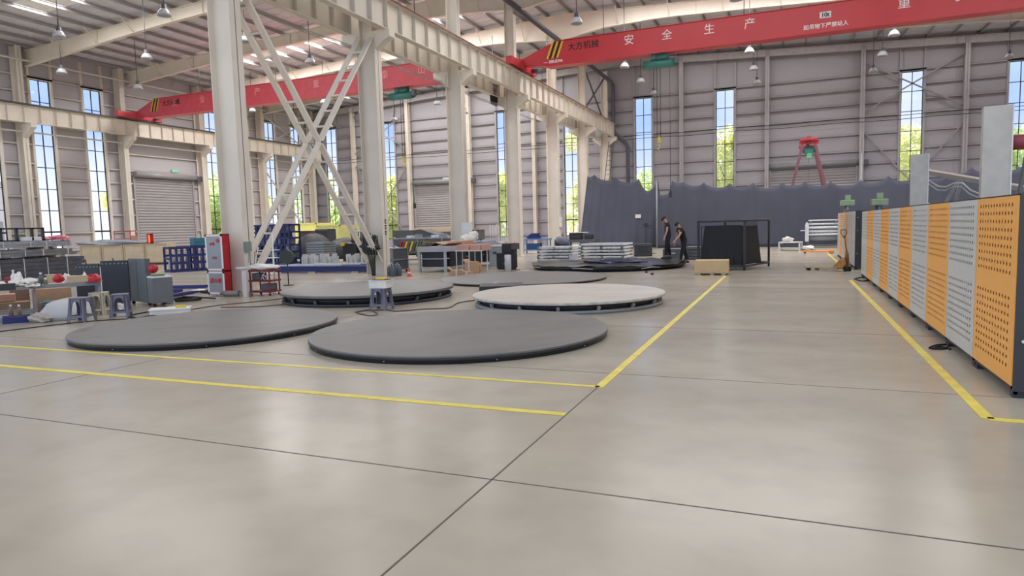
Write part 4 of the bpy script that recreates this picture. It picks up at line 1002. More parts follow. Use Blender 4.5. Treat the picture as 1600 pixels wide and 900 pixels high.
# ------------------------------------------------------------------ plastic stools
def stool(label, p, rz, mat, h=.47, w=.36):
    t = thing('plastic_stool', label, 'stool', (p.x, p.y, 0), rz)
    wt = w*.76; q = lambda z: (w+(wt-w)*z/h)/2
    MB().bx(-wt/2-.01, wt/2+.01, -wt/2-.01, wt/2+.01, h-.025, h).build('seat', mat, t, bevel=.012)
    for sx_ in (-1, 1):
        for sy_ in (-1, 1):
            b = MB(); lw = .055; th = .012
            for (ax) in (0, 1):
                vs = []
                for z in (0, h-.02):
                    e = q(z); lw_ = lw+(.03 if z > .1 else 0)
                    for k in ((e, e), (e-lw_, e), (e-lw_, e-th), (e, e-th)):
                        X, Y = k if ax == 0 else (k[1], k[0]); vs.append((sx_*X, sy_*Y, z))
                b._add(vs, [(0, 1, 2, 3), (4, 5, 6, 7), (0, 1, 5, 4), (1, 2, 6, 5), (2, 3, 7, 6), (3, 0, 4, 7)])
            b.build('leg', mat, t)
    sk_ = MB(); 
    for k in range(4):
        c_, s_ = (1, 0, -1, 0)[k], (0, 1, 0, -1)[k]
        def P(u, z): 
            e = q(z); return (c_*e-s_*u, s_*e+c_*u, z)
        zt_ = h-.02; n = 8; a0 = .085
        for i in range(n):
            u0 = -a0+2*a0*i/n; u1 = -a0+2*a0*(i+1)/n
            za0 = h*.62+.11*math.sqrt(max(0, 1-(u0/a0)**2)); za1 = h*.62+.11*math.sqrt(max(0, 1-(u1/a0)**2))
            sk_._add([P(u0, za0), P(u1, za1), P(u1, zt_), P(u0, zt_)], [(0, 1, 2, 3)])
        u = q(.1)-.05; 
        sk_._add([P(-u, .09), P(u, .09), P(u, .13), P(-u, .13)], [(0, 1, 2, 3)])
        for sg in (-1, 1): sk_._add([P(sg*a0, h*.3), P(sg*(q(h*.62)-.03), h*.3), P(sg*(q(h*.7)-.03), zt_), P(sg*a0, zt_)], [(0, 1, 2, 3)])
    o = sk_.build('side_skirt', mat, t); so = o.modifiers.new('s', 'SOLIDIFY'); so.thickness = .008
    return t
stool('grey plastic stool in front of the white sheet, leftmost of the stools', at(129, 502), .35, greyf)
stool('grey plastic stool standing before the dark grey tool cabinet', at(190, 495), .75, greyf)
stool('beige plastic stool under the end of the work table', at(157, 491), .5, beigep)
stool('grey plastic stool alone between the round platforms, white tub on it', at(597, 484), .1, greyf, .45, .38)
p = at(597, 484)
t = thing('plastic_tub', 'translucent white tub with yellow lid piece on the lone grey stool', 'tub', (p.x, p.y, .45), .1)
MB().lathe([(.0, 0), (.001, 0)], 4).bx(-.19, .19, -.15, .15, .0, .16).build('tub_body', plast, t, bevel=.02); MB().bx(-.08, .12, -.08, .08, .16, .2).build('yellow_piece', yelp, t, bevel=.01); MB().bx(-.2, .2, -.16, .16, .14, .16).build('rim', whitep, t)
p = at(265, 492)
t = thing('storage_tub', 'low white plastic tub with a yellow tool on the floor right of the tool cabinet', 'tub', (p.x, p.y, 0), .75)
MB().bx(-.36, .36, -.02, .4, 0, .12).build('tub_body', plast, t, bevel=.02); MB().bx(.1, .3, .1, .2, .12, .17).build('yellow_tool', yelp, t, bevel=.01); MB().bx(-.38, .38, -.04, .42, .1, .125).build('rim', whitep, t)
# ------------------------------------------------------------------ work table at the left
P0 = at(161, 491); P1 = at(-40, 508); u = (P1-P0).normalized(); ln = (P1-P0).length; rz = math.atan2(-u.y, -u.x)
hb = .70
t = thing('work_table', 'long grey steel work table covered with boxes and helmets at the left edge', 'table', (P1.x, P1.y, 0), rz)
gm = M('worn grey table steel', (138, 140, 146), .5, 0, .12, 8)
for x in (ln-.05, ln-1.16, .3):
    for y in (0, .75): MB().bx(x, x+.05, y, y+.05, 0, hb-.04).build('leg', gm, t)
MB().bx(0, ln, -.02, .82, hb-.035, hb).build('table_top', M('scuffed table board', (178, 168, 152), .6, 0, .15, 6), t)
MB().bx(0, ln, -.03, -.01, hb-.075, hb-.0).bx(0, ln, .8, .82, hb-.075, hb).build('table_rail', gm, t)
MB().bx(0, ln-1.14, .02, .78, .14, .165).build('lower_shelf', gm, t)
TM = Matrix.Translation((P1.x, P1.y, 0)) @ Matrix.Rotation(rz, 4, 'Z')
def tp(px, py, z, back=0.0):
    p = at(px, py, z); n = TM.to_3x3() @ Vector((0, 1, 0)); return p+n*back
def onT(name, label, cat, px, py, z, fnb, mat, rz_=None, bevel=.005, back=0.0, group=None):
    o = fnb(MB()).build(name, mat, bevel=bevel); o.location = tp(px, py, z, back); o.rotation_euler = (0, 0, rz if rz_ is None else rz_); return tag(o, label, cat, group)
def helmet(label, loc, rz_, tilt=0.0):
    t = thing('safety_helmet', label, 'helmet', tuple(loc), rz_); t.rotation_euler = (tilt, 0, rz_); t.scale = (.85, .85, .85)
    MB().lathe([(.135, 0), (.138, .02), (.132, .07), (.11, .115), (.07, .145), (.0, .155)], 28).build('helmet_shell', redd, t)
    MB().lathe([(.135, 0), (.16, -.002), (.16, .006), (.137, .012)], 28).build('helmet_brim', redd, t)
    MB().bx(-.012, .012, -.12, .12, .13, .155).build('helmet_ridge', redd, t, bevel=.004)
    return t
helmet('red safety helmet resting on the right end of the work table', tp(147, 440, hb+.003, .10), .3).scale = (1, 1, 1)
helmet('red safety helmet lying among the cartons in the middle of the work table', tp(92, 437, hb+.115, .2), 1.0, .7).scale = (.65, .65, .65)
onT('metal_tin', 'small tin under the tilted red helmet on the work table', 'tin', 92, 438, hb, lambda b: b.tube((0, 0, 0), (0, 0, .1), .07, 16), midg, back=.2)
for i, z in enumerate((hb, hb+.115)):
    onT('carton', ('lower' if i == 0 else 'upper')+' small carton of the pair beside the red helmet on the table', 'carton', 122, 441, z, lambda b: b.bx(-.16, .16, 0, .2, 0, .112), woodm, back=.08)
onT('carton', 'pale open carton on the work table left of the red helmets', 'carton', 82, 442, hb, lambda b: b.bx(-.09, .09, 0, .16, 0, .17).bx(-.13, -.09, 0, .16, .16, .17), woodm, back=.1)
onT('plastic_bag', 'white bag of small parts between the cartons on the work table', 'bag', 105, 442, hb, lambda b: b.blob((0, 0, .08), (.09, .09, .1), 31, 10, .25, 0), plast, back=.1)
onT('plastic_bag', 'large crumpled white bag on the left part of the work table', 'bag', 38, 450, hb, lambda b: b.blob((0, 0, .06), (.3, .2, .09), 33, 10, .3, 0).blob((-.22, .05, .14), (.07, .07, .15), 35, 8, .2, 0), plast, 0, back=.15)
onT('plastic_bag', 'small white bag at the left edge of the work table', 'bag', -3, 454, hb, lambda b: b.blob((0, 0, .06), (.12, .12, .09), 37, 10, .3, 0), plast, 0, back=.15)
def bottle(label, loc, h, r_, mat, cap):
    t = thing('bottle', label, 'bottle', tuple(loc)); MB().lathe([(r_, 0), (r_, h*.65), (r_*.6, h*.8), (r_*.35, h*.85), (r_*.35, h)], 16).build('bottle_body', mat, t); MB().lathe([(r_*.45, h-.01), (r_*.45, h+.03), (0, h+.03)], 14).build('cap', cap, t)
bottle('dark bottle with a white cap in the middle of the work table', tp(65, 444, hb, .12), .2, .05, darkg, whitep)
onT('dark_tools', 'dark rags and tools lying beside the capped bottle', 'tools', 52, 446, hb, lambda b: b.blob((0, 0, .02), (.2, .08, .05), 41, 8, .3, 0), M('dark rags', (70, 72, 66), .8), 0, back=.1)
onT('tool_tray', 'black tool case at the left end of the work table', 'tool case', 12, 454, hb, lambda b: b.bx(-.12, .12, 0, .2, 0, .12), blackm, back=.02)
onT('red_box', 'small dark red box on the work table behind the black tool case', 'box', 14, 444, hb, lambda b: b.bx(-.08, .08, 0, .12, 0, .13), M('wine red', (150, 48, 58), .5), back=.3)
bottle('small grey bottle next to the red helmet', tp(134, 439, hb, .22), .2, .035, whitep, darkg)
bottle('tall white bottle left of the large crumpled bag', tp(22, 446, hb, .25), .27, .05, plast, whitep)
for i, (px, nm, lb, mt, rr_, hh_) in enumerate(((47, 'tape_roll', 'white roll of tape on the work table beside the dark rags', whitep, .05, .05), (72, 'tin', 'small olive tin between the capped bottle and the pale carton on the table', M('olive tin', (120, 122, 100), .5), .035, .1), (29, 'cup', 'white cup at the right of the black tool case on the work table', whitep, .04, .1), (113, 'spool', 'pale wire spool beside the pair of small cartons on the table', plast, .05, .07))):
    onT(nm, lb, nm.replace('_', ' '), px, 447-(px-29)*.06, hb, lambda b: b.lathe([(rr_*.9, 0), (rr_, hh_*.5), (rr_*.9, hh_)], 16), mt, 0, back=.06)
# under the table
def onF(name, label, cat, px, py, fnb, mat, rz_=None, z=0, bevel=.006):
    o = fnb(MB()).build(name, mat, bevel=bevel); o.location = at(px, py, z); o.rotation_euler = (0, 0, rz if rz_ is None else rz_); return tag(o, label, cat)
onF('carton', 'big brown carton standing under the work table behind its leg', 'carton', 84, 488, lambda b: b.bx(-.36, .36, .1, .6, .0, .52), cardm)
onF('carton', 'dark brown carton under the work table left of the big one', 'carton', 40, 490, lambda b: b.bx(-.25, .1, .15, .55, .17, .52), M('dark cardboard', (128, 102, 88), .75))
onF('carton', 'upper pale brown carton on the lower shelf at the left edge', 'carton', 8, 497, lambda b: b.bx(-.25, .2, .08, .45, .33, .48), pinkm)
onF('carton', 'lower brown carton on the lower shelf at the left edge', 'carton', 16, 498, lambda b: b.bx(-.3, .35, .08, .5, .17, .32), cardm)
onF('teal_cloth', 'crumpled teal cloth on the lower shelf of the work table', 'cloth', 66, 491, lambda b: b.blob((0, .2, .2), (.3, .18, .07), 51, 10, .3, .168), M('teal cloth', (110, 140, 140), .8), 0)
onF('sack', 'whitish sack lying on the floor under the work table', 'sack', 56, 504, lambda b: b.blob((0, .1, .08), (.28, .16, .1), 53, 10, .2, .002), M('dirty white sack', (190, 180, 170), .7), 0)
onF('blue_bin', 'dark blue bin on the floor under the left end of the table', 'bin', 24, 506, lambda b: b.bx(-.2, .24, .1, .5, .0, .12), bluem)
for px, lb in ((18, 'left'), (31, 'right')):
    bottle('upright bottle with white cap under the work table, %s of the two' % lb, at(px, 495, .17), .2, .04, M('brown bottle', (110, 90, 80), .4), whitep)
b = MB()
def fnw(u_, v_):
    x = -.5+1.05*u_; hgt = .42*math.sin(math.pi*min(1, (u_*1.15))**.8) if u_ < .87 else .2; return (x, .1+.35*v_+.04*math.sin(8*u_), max(.005, hgt*(1-.12*v_)))
o = b.blob((0, .2, .0), (.5, .25, .42), 61, 14, .05, .004).build('white_sheet', M('white foam sheet', (206, 206, 208), .6)); o.location = at(106, 500); o.rotation_euler = (0, 0, rz); tag(o, 'big white foam wrap bulging behind the leftmost grey stool', 'foam wrap')
onF('white_bag', 'small white bag behind the beige stool', 'bag', 172, 487, lambda b: b.blob((0, .25, .06), (.15, .12, .09), 63, 10, .3, .002), plast, 0)
# black panels behind the table
def bpanel(label, pxa, pya, pxb, pyb, h):
    a = at(pxa, pya); b_ = at(pxb, pyb); w = (b_-a).length; t = thing('studded_board', label, 'board', (a.x, a.y, 0), math.atan2(b_.y-a.y, b_.x-a.x))
    MB().bx(0, w-.02, 0, .05, .04, h).build('panel_board', M('blue black board', (50, 53, 62), .4), t, bevel=.006)
    n = 7
    for i in range(n): MB().tube((w*(i+.5)/n, -.004, h-.07), (w*(i+.5)/n, .0, h-.07), .016, 10).build('hole_plug', midg, t)
    for x in (.08, w-.14): MB().bx(x, x+.06, -.1, .16, 0, .04).build('foot', blackm, t)
    MB().tube((w*.45, .02, h), (w*.45, .02, h+.06), .015, 8).build('pin', darkg, t)
bpanel('upright blue-black board with a row of studs beside the grey tool cabinet', 162, 478, 206, 476, 1.06)
bpanel('upright blue-black board with studs behind the red helmets', 122, 479, 160, 478, 1.0)
# grey tool cabinet
c0 = at(205, 475); c1 = at(231, 479); w = (c1-c0).length; rz2 = math.atan2(c1.y-c0.y, c1.x-c0.x)
t = thing('tool_cabinet', 'dark grey wheeled cabinet with a tall back and lower front box at the left', 'cabinet', (c0.x, c0.y, 0), rz2)
gc = M('slate grey cabinet', (96, 102, 104), .45)
MB().bx(0, w, 0, .12, .08, 1.1).build('tall_door', gc, t, bevel=.008); MB().bx(w-.04, w+.32, .02, .46, .08, .66).build('low_box', M('cool grey cabinet', (108, 112, 116), .45), t, bevel=.008)
MB().bx(0, w, .12, .46, .08, .7).build('body', gc, t); MB().bx(w+.02, w+.32, .02, .46, .66, .7).build('white_top', whitep, t)
MB().bx(w+.1, w+.3, .06, .3, .7, .74).build('green_pad', M('green pad', (90, 130, 90), .6), t); MB().bx(w*.5-.004, w*.5+.004, -.004, .0, .12, 1.06).build('door_gap', blackm, t)
MB().bx(-.05, -.02, -.02, .02, .45, 1.05).build('white_strip', whitep, t)
for (x, y) in ((.06, .04), (w+.25, .06), (w*.9, .4), (.06, .4)): MB().tube((x-.015, y, .04), (x+.015, y, .04), .04, 14).bx(x-.02, x+.02, y-.02, y+.02, .05, .09).build('caster', rubber, t)
hp_ = Matrix.Translation((c0.x, c0.y, 0)) @ Matrix.Rotation(rz2, 4, 'Z') @ Vector((w+.1, .14, .86))
helmet('red safety helmet hanging tilted on the side of the grey tool cabinet', hp_, .6, 1.1).scale = (.7, .7, .7)
# coil, blue pieces, foam on the floor
p = at(291, 470); t = thing('cable_coil', 'flat coil of black cable on the floor in front of the blue steel pieces', 'cable coil', (p.x, p.y, 0))
MB().path([((.33-.02*(i//24))*math.cos(i*math.pi/12), (.33-.02*(i//24))*math.sin(i*math.pi/12), .03+.02*(i//36)) for i in range(0, 100)], .022, 6).build('coil', rubber, t); MB().path([(-.3, .1, .05), (-.1, .0, .1), (.2, .1, .08), (.6, .35, .03)], .02, 6).build('cable_tail', rubber, t)
for i, (pa, pb, z, lb) in enumerate((((250, 452), (322, 450), .1, 'farthest of the low blue steel channels beside the foam on the floor'), ((252, 462), (275, 458), .12, 'short blue steel channel on the floor next to the tool cabinet'), ((252, 467), (300, 459), .08, 'low blue steel channel nearest the black cable coil'))):
    a = at(*pa); b_ = at(*pb); tag(MB().bar(a+Vector((0, 0, z/2+.001)), b_+Vector((0, 0, z/2+.001)), .12, z).bar(a+Vector((0, .2, z/2+.001)), b_+Vector((0, .2, z/2+.001)), .06, z*.7).build('blue_channel', bluem), lb, 'steel channel')
for i, (px, py, r_, lb) in enumerate(((312, 456, .17, 'white foam scrap on the floor behind the black cable coil'), (262, 474, .12, 'white foam scrap between the tool cabinet and the coil'), (334, 456, .12, 'small white foam scrap near the red hydrant cabinet'))):
    p = at(px, py); tag(MB().blob((p.x, p.y, .03), (r_*1.4, r_, .05), 70+i, 8, .3, .001).build('foam_scrap', whitep), lb, 'foam')
p = at(325, 458); tag(MB().blob((p.x, p.y, .04), (.28, .08, .05), 77, 8, .2, .001).build('dark_cloth', rubber), 'dark strip of rubber on the floor among the foam scraps', 'rubber strip')
# ------------------------------------------------------------------ hydrant cabinet and trolley at the first column
a = at(346, 459); 
t = thing('hydrant_cabinet', 'red fire hydrant cabinet with two white-framed glass doors at the first column', 'hydrant cabinet', (-14.12, 13.02, 0), .0)
w, d, h = .58, .26, 1.62
MB().bx(0, .02, .012, d, .03, h).bx(w-.02, w, .012, d, .03, h).bx(0, w, d-.02, d, .03, h).bx(0, w, .012, d, h-.02, h).bx(0, w, .012, d, .03, .06).bx(0, w, .03, d, .64, .67).build('cabinet_box', redd, t)
for (z0, z1, n_) in ((.05, .65, 'door'), (.67, h-.01, 'door')):
    dr = MB().bx(0, w, 0, .015, z0, z0+.05).bx(0, w, 0, .015, z1-.05, z1).bx(0, .05, 0, .015, z0, z1).bx(w-.05, w, 0, .015, z0, z1).build('door', whitep, t)
    MB().bx(.05, w-.05, .005, .009, z0+.05, z1-.05).build('door_glass', cabglass, dr)
MB().bx(.08, w-.08, .1, d-.03, .1, .5).tube((w*.5, .05, 1.1), (w*.5, d-.04, 1.1), .2, 24).build('hose_and_extinguisher', M('grey hose', (132, 130, 130), .6), t)
text('door_lettering', '消火栓', .14, txtr, t, (w*.5, -.003, .4)); text('door_lettering', '119', .1, txtr, t, (w*.5, -.003, 1.0)); text('door_lettering', '火警', .09, txtr, t, (w*.4, -.003, 1.36))
MB().tube((w*.74, -.012, 1.45), (w*.74, 0, 1.45), .05, 20).build('round_emblem', txtr, t)
p = at(383, 462)
t = thing('welding_trolley', 'dark red three-tier trolley with covered white machines beside the hydrant cabinet', 'trolley', tuple(at(391, 462)), .1); w = .62
for x in (0, w-.03):
    for y in (0, .4): MB().bx(x, x+.03, y, y+.03, .05, .66).build('post', M('dark red trolley', (120, 40, 48), .5), t)
for z in (.08, .36, .62): MB().bx(-.02, w+.02, -.01, .45, z, z+.045).build('shelf', M('dark red trolley', (120, 40, 48), .5), t)
MB().blob((w/2, .2, .72), (.4, .24, .1), 81, 12, .15, .665).build('white_cover', plast, t)
MB().bx(.05, .28, .05, .35, .41, .58).bx(.32, .55, .05, .4, .13, .3).build('machine_box', darkg, t, bevel=.01); MB().path([(.5, -.02, .6), (.45, -.05, .5), (.5, -.05, .4), (.55, -.04, .5), (.45, -.05, .55), (.4, -.05, .42)], .012, 6).build('cable_loop', whitep, t)
for (x, y) in ((.03, .03), (w-.03, .03), (.03, .4), (w-.03, .4)): MB().tube((x, y-.015, .03), (x, y+.015, .03), .03, 10).build('wheel', rubber, t)
p = at(383, 464); tag(MB().bx(p.x-.07, p.x+.07, p.y, p.y+.06, 0, .72).bx(p.x-.2, p.x+.1, p.y-.05, p.y+.15, .72, .76).build('foam_board', M('white foam panel', (206, 200, 200), .6)), 'narrow white foam board standing between the hydrant cabinet and the red trolley', 'panel')
p = at(362, 463)
t = thing('gas_cylinder', 'small grey gas cylinder lying on the floor before the red hydrant cabinet', 'cylinder', (p.x, p.y, .075), .1)
MB().tube((-.22, 0, 0), (.25, 0, 0), .075, 20).build('cylinder_body', M('grey cylinder', (132, 128, 124), .4), t); MB().tube((-.3, 0, 0), (-.22, 0, 0), .03, 12, .075).tube((-.35, 0, 0), (-.3, 0, 0), .02, 8).build('cylinder_neck', darkg, t)
MB().bx(.3, .6, -.07, .07, -.07, .04).build('valve_block', M('pinkish valve block', (150, 122, 116), .6), t)
p = at(431, 459); t = thing('white_pole', 'thin tall white pole standing right of the red trolley', 'pole', (p.x, p.y, 0)); MB().tube((0, 0, 0), (0, 0, 1.62), .013, 8).build('pole', whitep, t); MB().bx(-.06, .08, -.06, .06, 0, .02).build('pole_base', whitep, t)
p = at(404, 440); t = thing('step_ladder', 'white tubular step ladder behind the red trolley', 'ladder', (p.x-.3, p.y, 0), .1)
MB().tube((0, 0, 0), (.35, 0, 1.15), .018, 8).tube((.9, 0, 0), (.9, 0, 1.3), .018, 8).tube((0, .4, 0), (.35, .4, 1.15), .018, 8).build('rail', whitep, t)
for k in range(4): MB().bx(.08+.09*k, .9, 0, .4, .25+.26*k, .27+.26*k).build('step', whitep, t)
MB().tube((.35, 0, .3), (.85, 0, 1.05), .014, 8).tube((.15, 0, .3), (.6, 0, 1.05), .014, 8).build('brace', whitep, t)
# switch boxes and clutter on the columns
tag(MB().bx(MX+.38, MX+.47, COLY[0]-.22, COLY[0]-.02, 1.14, 1.4).path([(MX+.44, COLY[0]-.1, 1.12), (MX+.42, COLY[0]-.12, .85), (MX+.46, COLY[0]+.05, .78), (MX+.44, COLY[0]+.1, 1.12)], .012, 6).build('switch_box', M('grey green switch box', (130, 140, 134), .5)), 'grey green switch box fixed on the first middle column', 'switch box')
tag(MB().bx(MX+.2, MX+.72, COLY[2]-.25, COLY[2]-.2, 1.35, 1.85).build('distribution_box', whitep), 'white distribution box on the third middle column', 'panel')
tag(MB().bx(MX+.38, MX+.5, COLY[4]-.2, COLY[4]+.1, 1.5, 2.1).build('switch_box', plast), 'pale switch box on the fifth middle column', 'switch box')
t = thing('hanging_bag', 'dark bags and hoses hanging at the brace foot on the second middle column', 'bags', (MX+.1, COLY[1]-.55, 0))
MB().blob((0, 0, 1.05), (.32, .2, .3), 91, 12, .3, .75).build('bag', tarpm, t)
for k in range(7): MB().path([(-.3+.1*k, 0, 1.6-.03*k), (-.35+.1*k, -.1, 1.2), (-.1+.06*k, -.12, .8), (.0+.03*k, -.05, .3+.05*k), (.02*k, 0, .02)], .018, 6).build('hose', rubber if k % 2 else M('grey green hose', (90, 96, 84), .6), t)
MB().bar((-.8, 0, 1.75), (.1, 0, 1.35), .03, .03).build('hanger_bar', midg, t)
for k in range(9): MB().path([(-.75+.09*k, 0, 1.72-.04*k), (-.8+.1*k, -.05, 1.5-.04*k), (-.72+.08*k, -.02, 1.2)], .02, 6).build('strap', M('dark green strap', (68, 78, 70), .7), t)
t = thing('column_marking', 'three rows of short black marks painted on the second middle column', 'marking', (MX+.372, COLY[1], 0))
for k in range(3): text('painted_marks', '三', .16, txtb, t, (.003, 0, 1.5+.2*k), (math.pi/2, 0, math.pi/2), bold=.006)
# pedestal fan
p = at(451, 446)
t = thing('pedestal_fan', 'dark round pedestal fan on a thin pole behind the rollered platform', 'fan', (p.x, p.y, 0), .4)
MB().tube((0, 0, 0), (0, 0, .88), .016, 10).build('pole', blackm, t); MB().lathe([(.17, 0), (.17, .02), (.03, .04)], 24).build('fan_base', blackm, t)
MB().tube((0, -.08, .88), (0, .02, .88), .21, 28).build('fan_cage', M('dark green mesh cage', (62, 72, 66), .6), t); MB().tube((0, .02, .88), (0, .12, .88), .06, 14).build('fan_motor', blackm, t)
# ------------------------------------------------------------------ blue lattice frames
def blattice(label, a, b_, h, d, nv, nh, fill=True):
    w = (b_-a).length; t = thing('blue_lattice_crate', label, 'crate', (a.x, a.y, 0), math.atan2(b_.y-a.y, b_.x-a.x))
    for y in (0, d):
        f = MB()
        for k in range(nv+1): x = (w-.09)*k/nv; f.bx(x, x+.09, y, y+.05, 0, h)
        for k in range(nh+1): z = (h-.1)*k/nh; f.bx(0, w, y+.005, y+.045, z, z+.1)
        f.build('front_lattice' if y == 0 else 'back_lattice', bluem, t)
    for x in (0, w-.06):
        for z in (0, h*.5, h-.08): MB().bx(x, x+.06, .05, d, z, z+.08).build('side_rail', bluem, t)
    if fill:
        for k in range(nv):
            x = (w-.09)*k/nv+.13; MB().bx(x, x+(w-.09)/nv-.16, d*.4, d*.8, .1, h*(.62+.2*(k % 2))).build('packed_part', (silver, whitep, midg)[k % 3], t)
    return t
LA = at(267, 426); LB = at(348, 421); LU = (LB-LA).normalized(); LN = Vector((-LU.y, LU.x, 0))
blattice('blue steel lattice crate standing left of the hydrant cabinet, left half', LA, LA+(LB-LA)*.48, 1.12, .9, 4, 3)
blattice('blue steel lattice crate left of the hydrant cabinet, right half', LA+(LB-LA)*.5, LB, 1.12, .9, 4, 3)
p = at(312, 418); tag(MB().bx(0, .95, 0, .6, 0, .04).bx(0, .03, 0, .6, 0, .36).bx(.92, .95, 0, .6, 0, .36).bx(0, .95, 0, .03, 0, .14).bx(0, .95, 0, .03, .2, .36).bx(0, .95, .57, .6, 0, .36).bx(.3, .34, 0, .03, 0, .36).bx(.62, .66, 0, .03, 0, .36).build('plastic_crate', tealm), 'teal plastic crate on top of the blue lattice crates', 'crate')
tc_ = bpy.data.objects['plastic_crate']; tc_.location = LA+(LB-LA)*.50+LN*.15+Vector((0, 0, 1.122)); tc_.rotation_euler = (0, 0, math.atan2(LU.y, LU.x))
def rack(label, pxa, pya, pxb, pyb, h, d, levels, mat, items=True, seed=1):
    rd = random.Random(seed); a = at(pxa, pya); b_ = at(pxb, pyb); w = (b_-a).length; t = thing('storage_rack', label, 'rack', (a.x, a.y, 0), math.atan2(b_.y-a.y, b_.x-a.x))
    n = 3
    for k in range(n+1):
        for y in (0, d): x = (w-.08)*k/n; MB().bx(x, x+.08, y, y+.06, 0, h).build('post', mat, t)
    for z in levels: MB().bx(0, w, 0, d+.06, z, z+.09).build('shelf', mat, t)
    for x in [(w-.08)*(k+f_)/n for k in range(n) for f_ in (.33, .66)]: MB().bx(x-.03, x+.06, 0, .03, levels[0], h).build('bar', mat, t)
    if items:
        for z in levels[:-1]:
            x = .15
            while x < w-.3:
                ww = rd.uniform(.15, .35); MB().bx(x, x+ww, .15, d-.1, z+.09, z+.09+rd.uniform(.2, .45)).build('stored_item', rd.choice((silver, whitep, midg, darkg)), t); x += ww+rd.uniform(.08, .3)
    return t
rack('tall dark blue steel rack behind the brace between the first two columns', 396, 413, 455, 414, 2.05, .6, (.05, .3, .62, .95, 1.3, 1.6, 1.96), bluem)
rack('second dark blue rack standing behind the tall blue one, seen through the brace', 372, 402, 430, 402, 2.0, 1.0, (.05, .9, 1.9), bluem, True, 4)
# long blue beams on the floor in front
a = at(398, 427); b_ = at(586, 426); dd = (b_-a); nrm = Vector((-dd.y, dd.x, 0)).normalized()
names_ = ('nearest', 'second', 'third', 'fourth')
for k in range(4):
    o0 = nrm*(.55*k); st_ = a+o0+dd*(.03 if k % 2 else 0); en = b_+o0-dd*(.02*k)
    t = thing('blue_steel_beam', names_[k]+' long dark blue steel beam lying on the floor before the blue racks', 'beam', (0, 0, 0), 0, 'long blue beams on the floor')
    z = .06+.015
    MB().bar(st_+Vector((0, 0, z+.17)), en+Vector((0, 0, z+.17)), .16, .03).bar(st_+Vector((0, 0, z+.0)), en+Vector((0, 0, z+.0)), .16, .03).bar(st_+Vector((0, 0, z+.085)), en+Vector((0, 0, z+.085)), .03, .15).build('beam_section', bluem, t)
    for f_ in (.15, .5, .85):
        c = st_+(en-st_)*f_; MB().cb((c.x, c.y, .03), (.3, .2, .058), .2).build('support_block', woodm if k == 0 else darkg, t)
for k in range(3):
    o0 = nrm*(.25+.55*k); st_ = a+o0+dd*(.05+.15*k); en = b_+o0-dd*(.3-.1*k)
    tag(MB().bar(st_+Vector((0, 0, .285)), en+Vector((0, 0, .285)), .16, .04).build('white_profile', silver), ('nearest', 'middle', 'farthest')[k]+' pale aluminium profile laid across the blue beams', 'profile')
p = at(514, 413); t = thing('red_handwheel', 'red star-shaped knob wheel lying on the long blue beams', 'wheel', (p.x, p.y+.1, .36), .3); t.scale = (.75, .75, .75)
for k in range(4): MB().bar((-.16*math.cos(k*math.pi/4), 0, -.16*math.sin(k*math.pi/4)), (.16*math.cos(k*math.pi/4), 0, .16*math.sin(k*math.pi/4)), .05, .05).build('spoke', redd, t)
MB().tube((0, -.04, 0), (0, .04, 0), .07, 16).build('hub', redd, t); MB().bx(-.03, .03, -.02, .02, -.14, -.1).build('foot', redd, t)
# grey slab stack
p = at(480, 413); q = at(504, 416); q2 = at(529, 412); w = 1.05; d2 = 1.0; n = 9
for i in range(n):
    z = i*.12
    o = MB().bx(0, w, 0, d2, 0, .085).bx(.05, w-.05, .05, d2-.05, .085, .12).build('grey_tray', M('slate grey tray', (132, 138, 144), .45), bevel=.008)
    o.location = (p.x, p.y, z+.02); o.rotation_euler = (0, 0, .05)
    tag(o, '%s slate grey tray of the tall stack behind the blue beams' % (('bottom', 'second', 'third', 'fourth', 'fifth', 'sixth', 'seventh', 'eighth')[i] if i < n-1 else 'topmost'), 'tray', 'stack of slate grey trays')
# pallet of silver brackets
for j, (pxa, pxb, py, lb) in enumerate(((462, 520, 419, 'pallet of small upright silver brackets beside the grey tray stack'), (532, 588, 418, 'pallet of silver brackets left of the second column'))):
    a = at(pxa, py); b_ = at(pxb, py); w = (b_-a).length
    t = thing('bracket_pallet', lb, 'pallet', (a.x, a.y+.1, 0), math.atan2(b_.y-a.y, b_.x-a.x))
    MB().bx(0, w, 0, 1.0, .1, .14).bx(0, w, 0, .1, 0, .1).bx(0, w, .9, 1.0, 0, .1).bx(0, w, .45, .55, 0, .1).build('pallet', midg, t); rd = random.Random(j)
    for k in range(16):
        x = .06+(w-.2)*k/16; h_ = rd.uniform(.25, .5); y = rd.uniform(.02, .4)
        MB().bx(x, x+.03, y, y+.3, .14, .14+h_).bx(x, x+.12, y, y+.3, .14, .17).bar((x+.1, y, .16), (x+.015, y, .14+h_*.8), .02, .02).build('bracket', whitep if k % 3 else silver, t)
t = thing('yellow_machine', 'black machine with yellow plates among the equipment left of the second column', 'machine', (onY(533, 390, 29.5).x, 29.5, 0))
MB().bx(.1, 1.0, 0, .6, .0, .85).blob((.6, .3, .9), (.5, .3, .14), 95, 10, .1).build('machine_body', blackm, t); MB().bx(0, .22, -.02, .3, .82, .98).bx(1.05, 1.55, -.02, .3, .8, .98).build('yellow_plate', yelp, t); MB().blob((.65, .2, 1.12), (.14, .1, .09), 96, 8, .3).build('red_valve', redd, t)
MB().bx(1.1, 1.7, .1, .6, .0, .75).tube((1.5, -.02, .6), (1.5, .3, .6), .12, 14).build('pump_unit', M('dark brown unit', (80, 66, 60), .5), t)
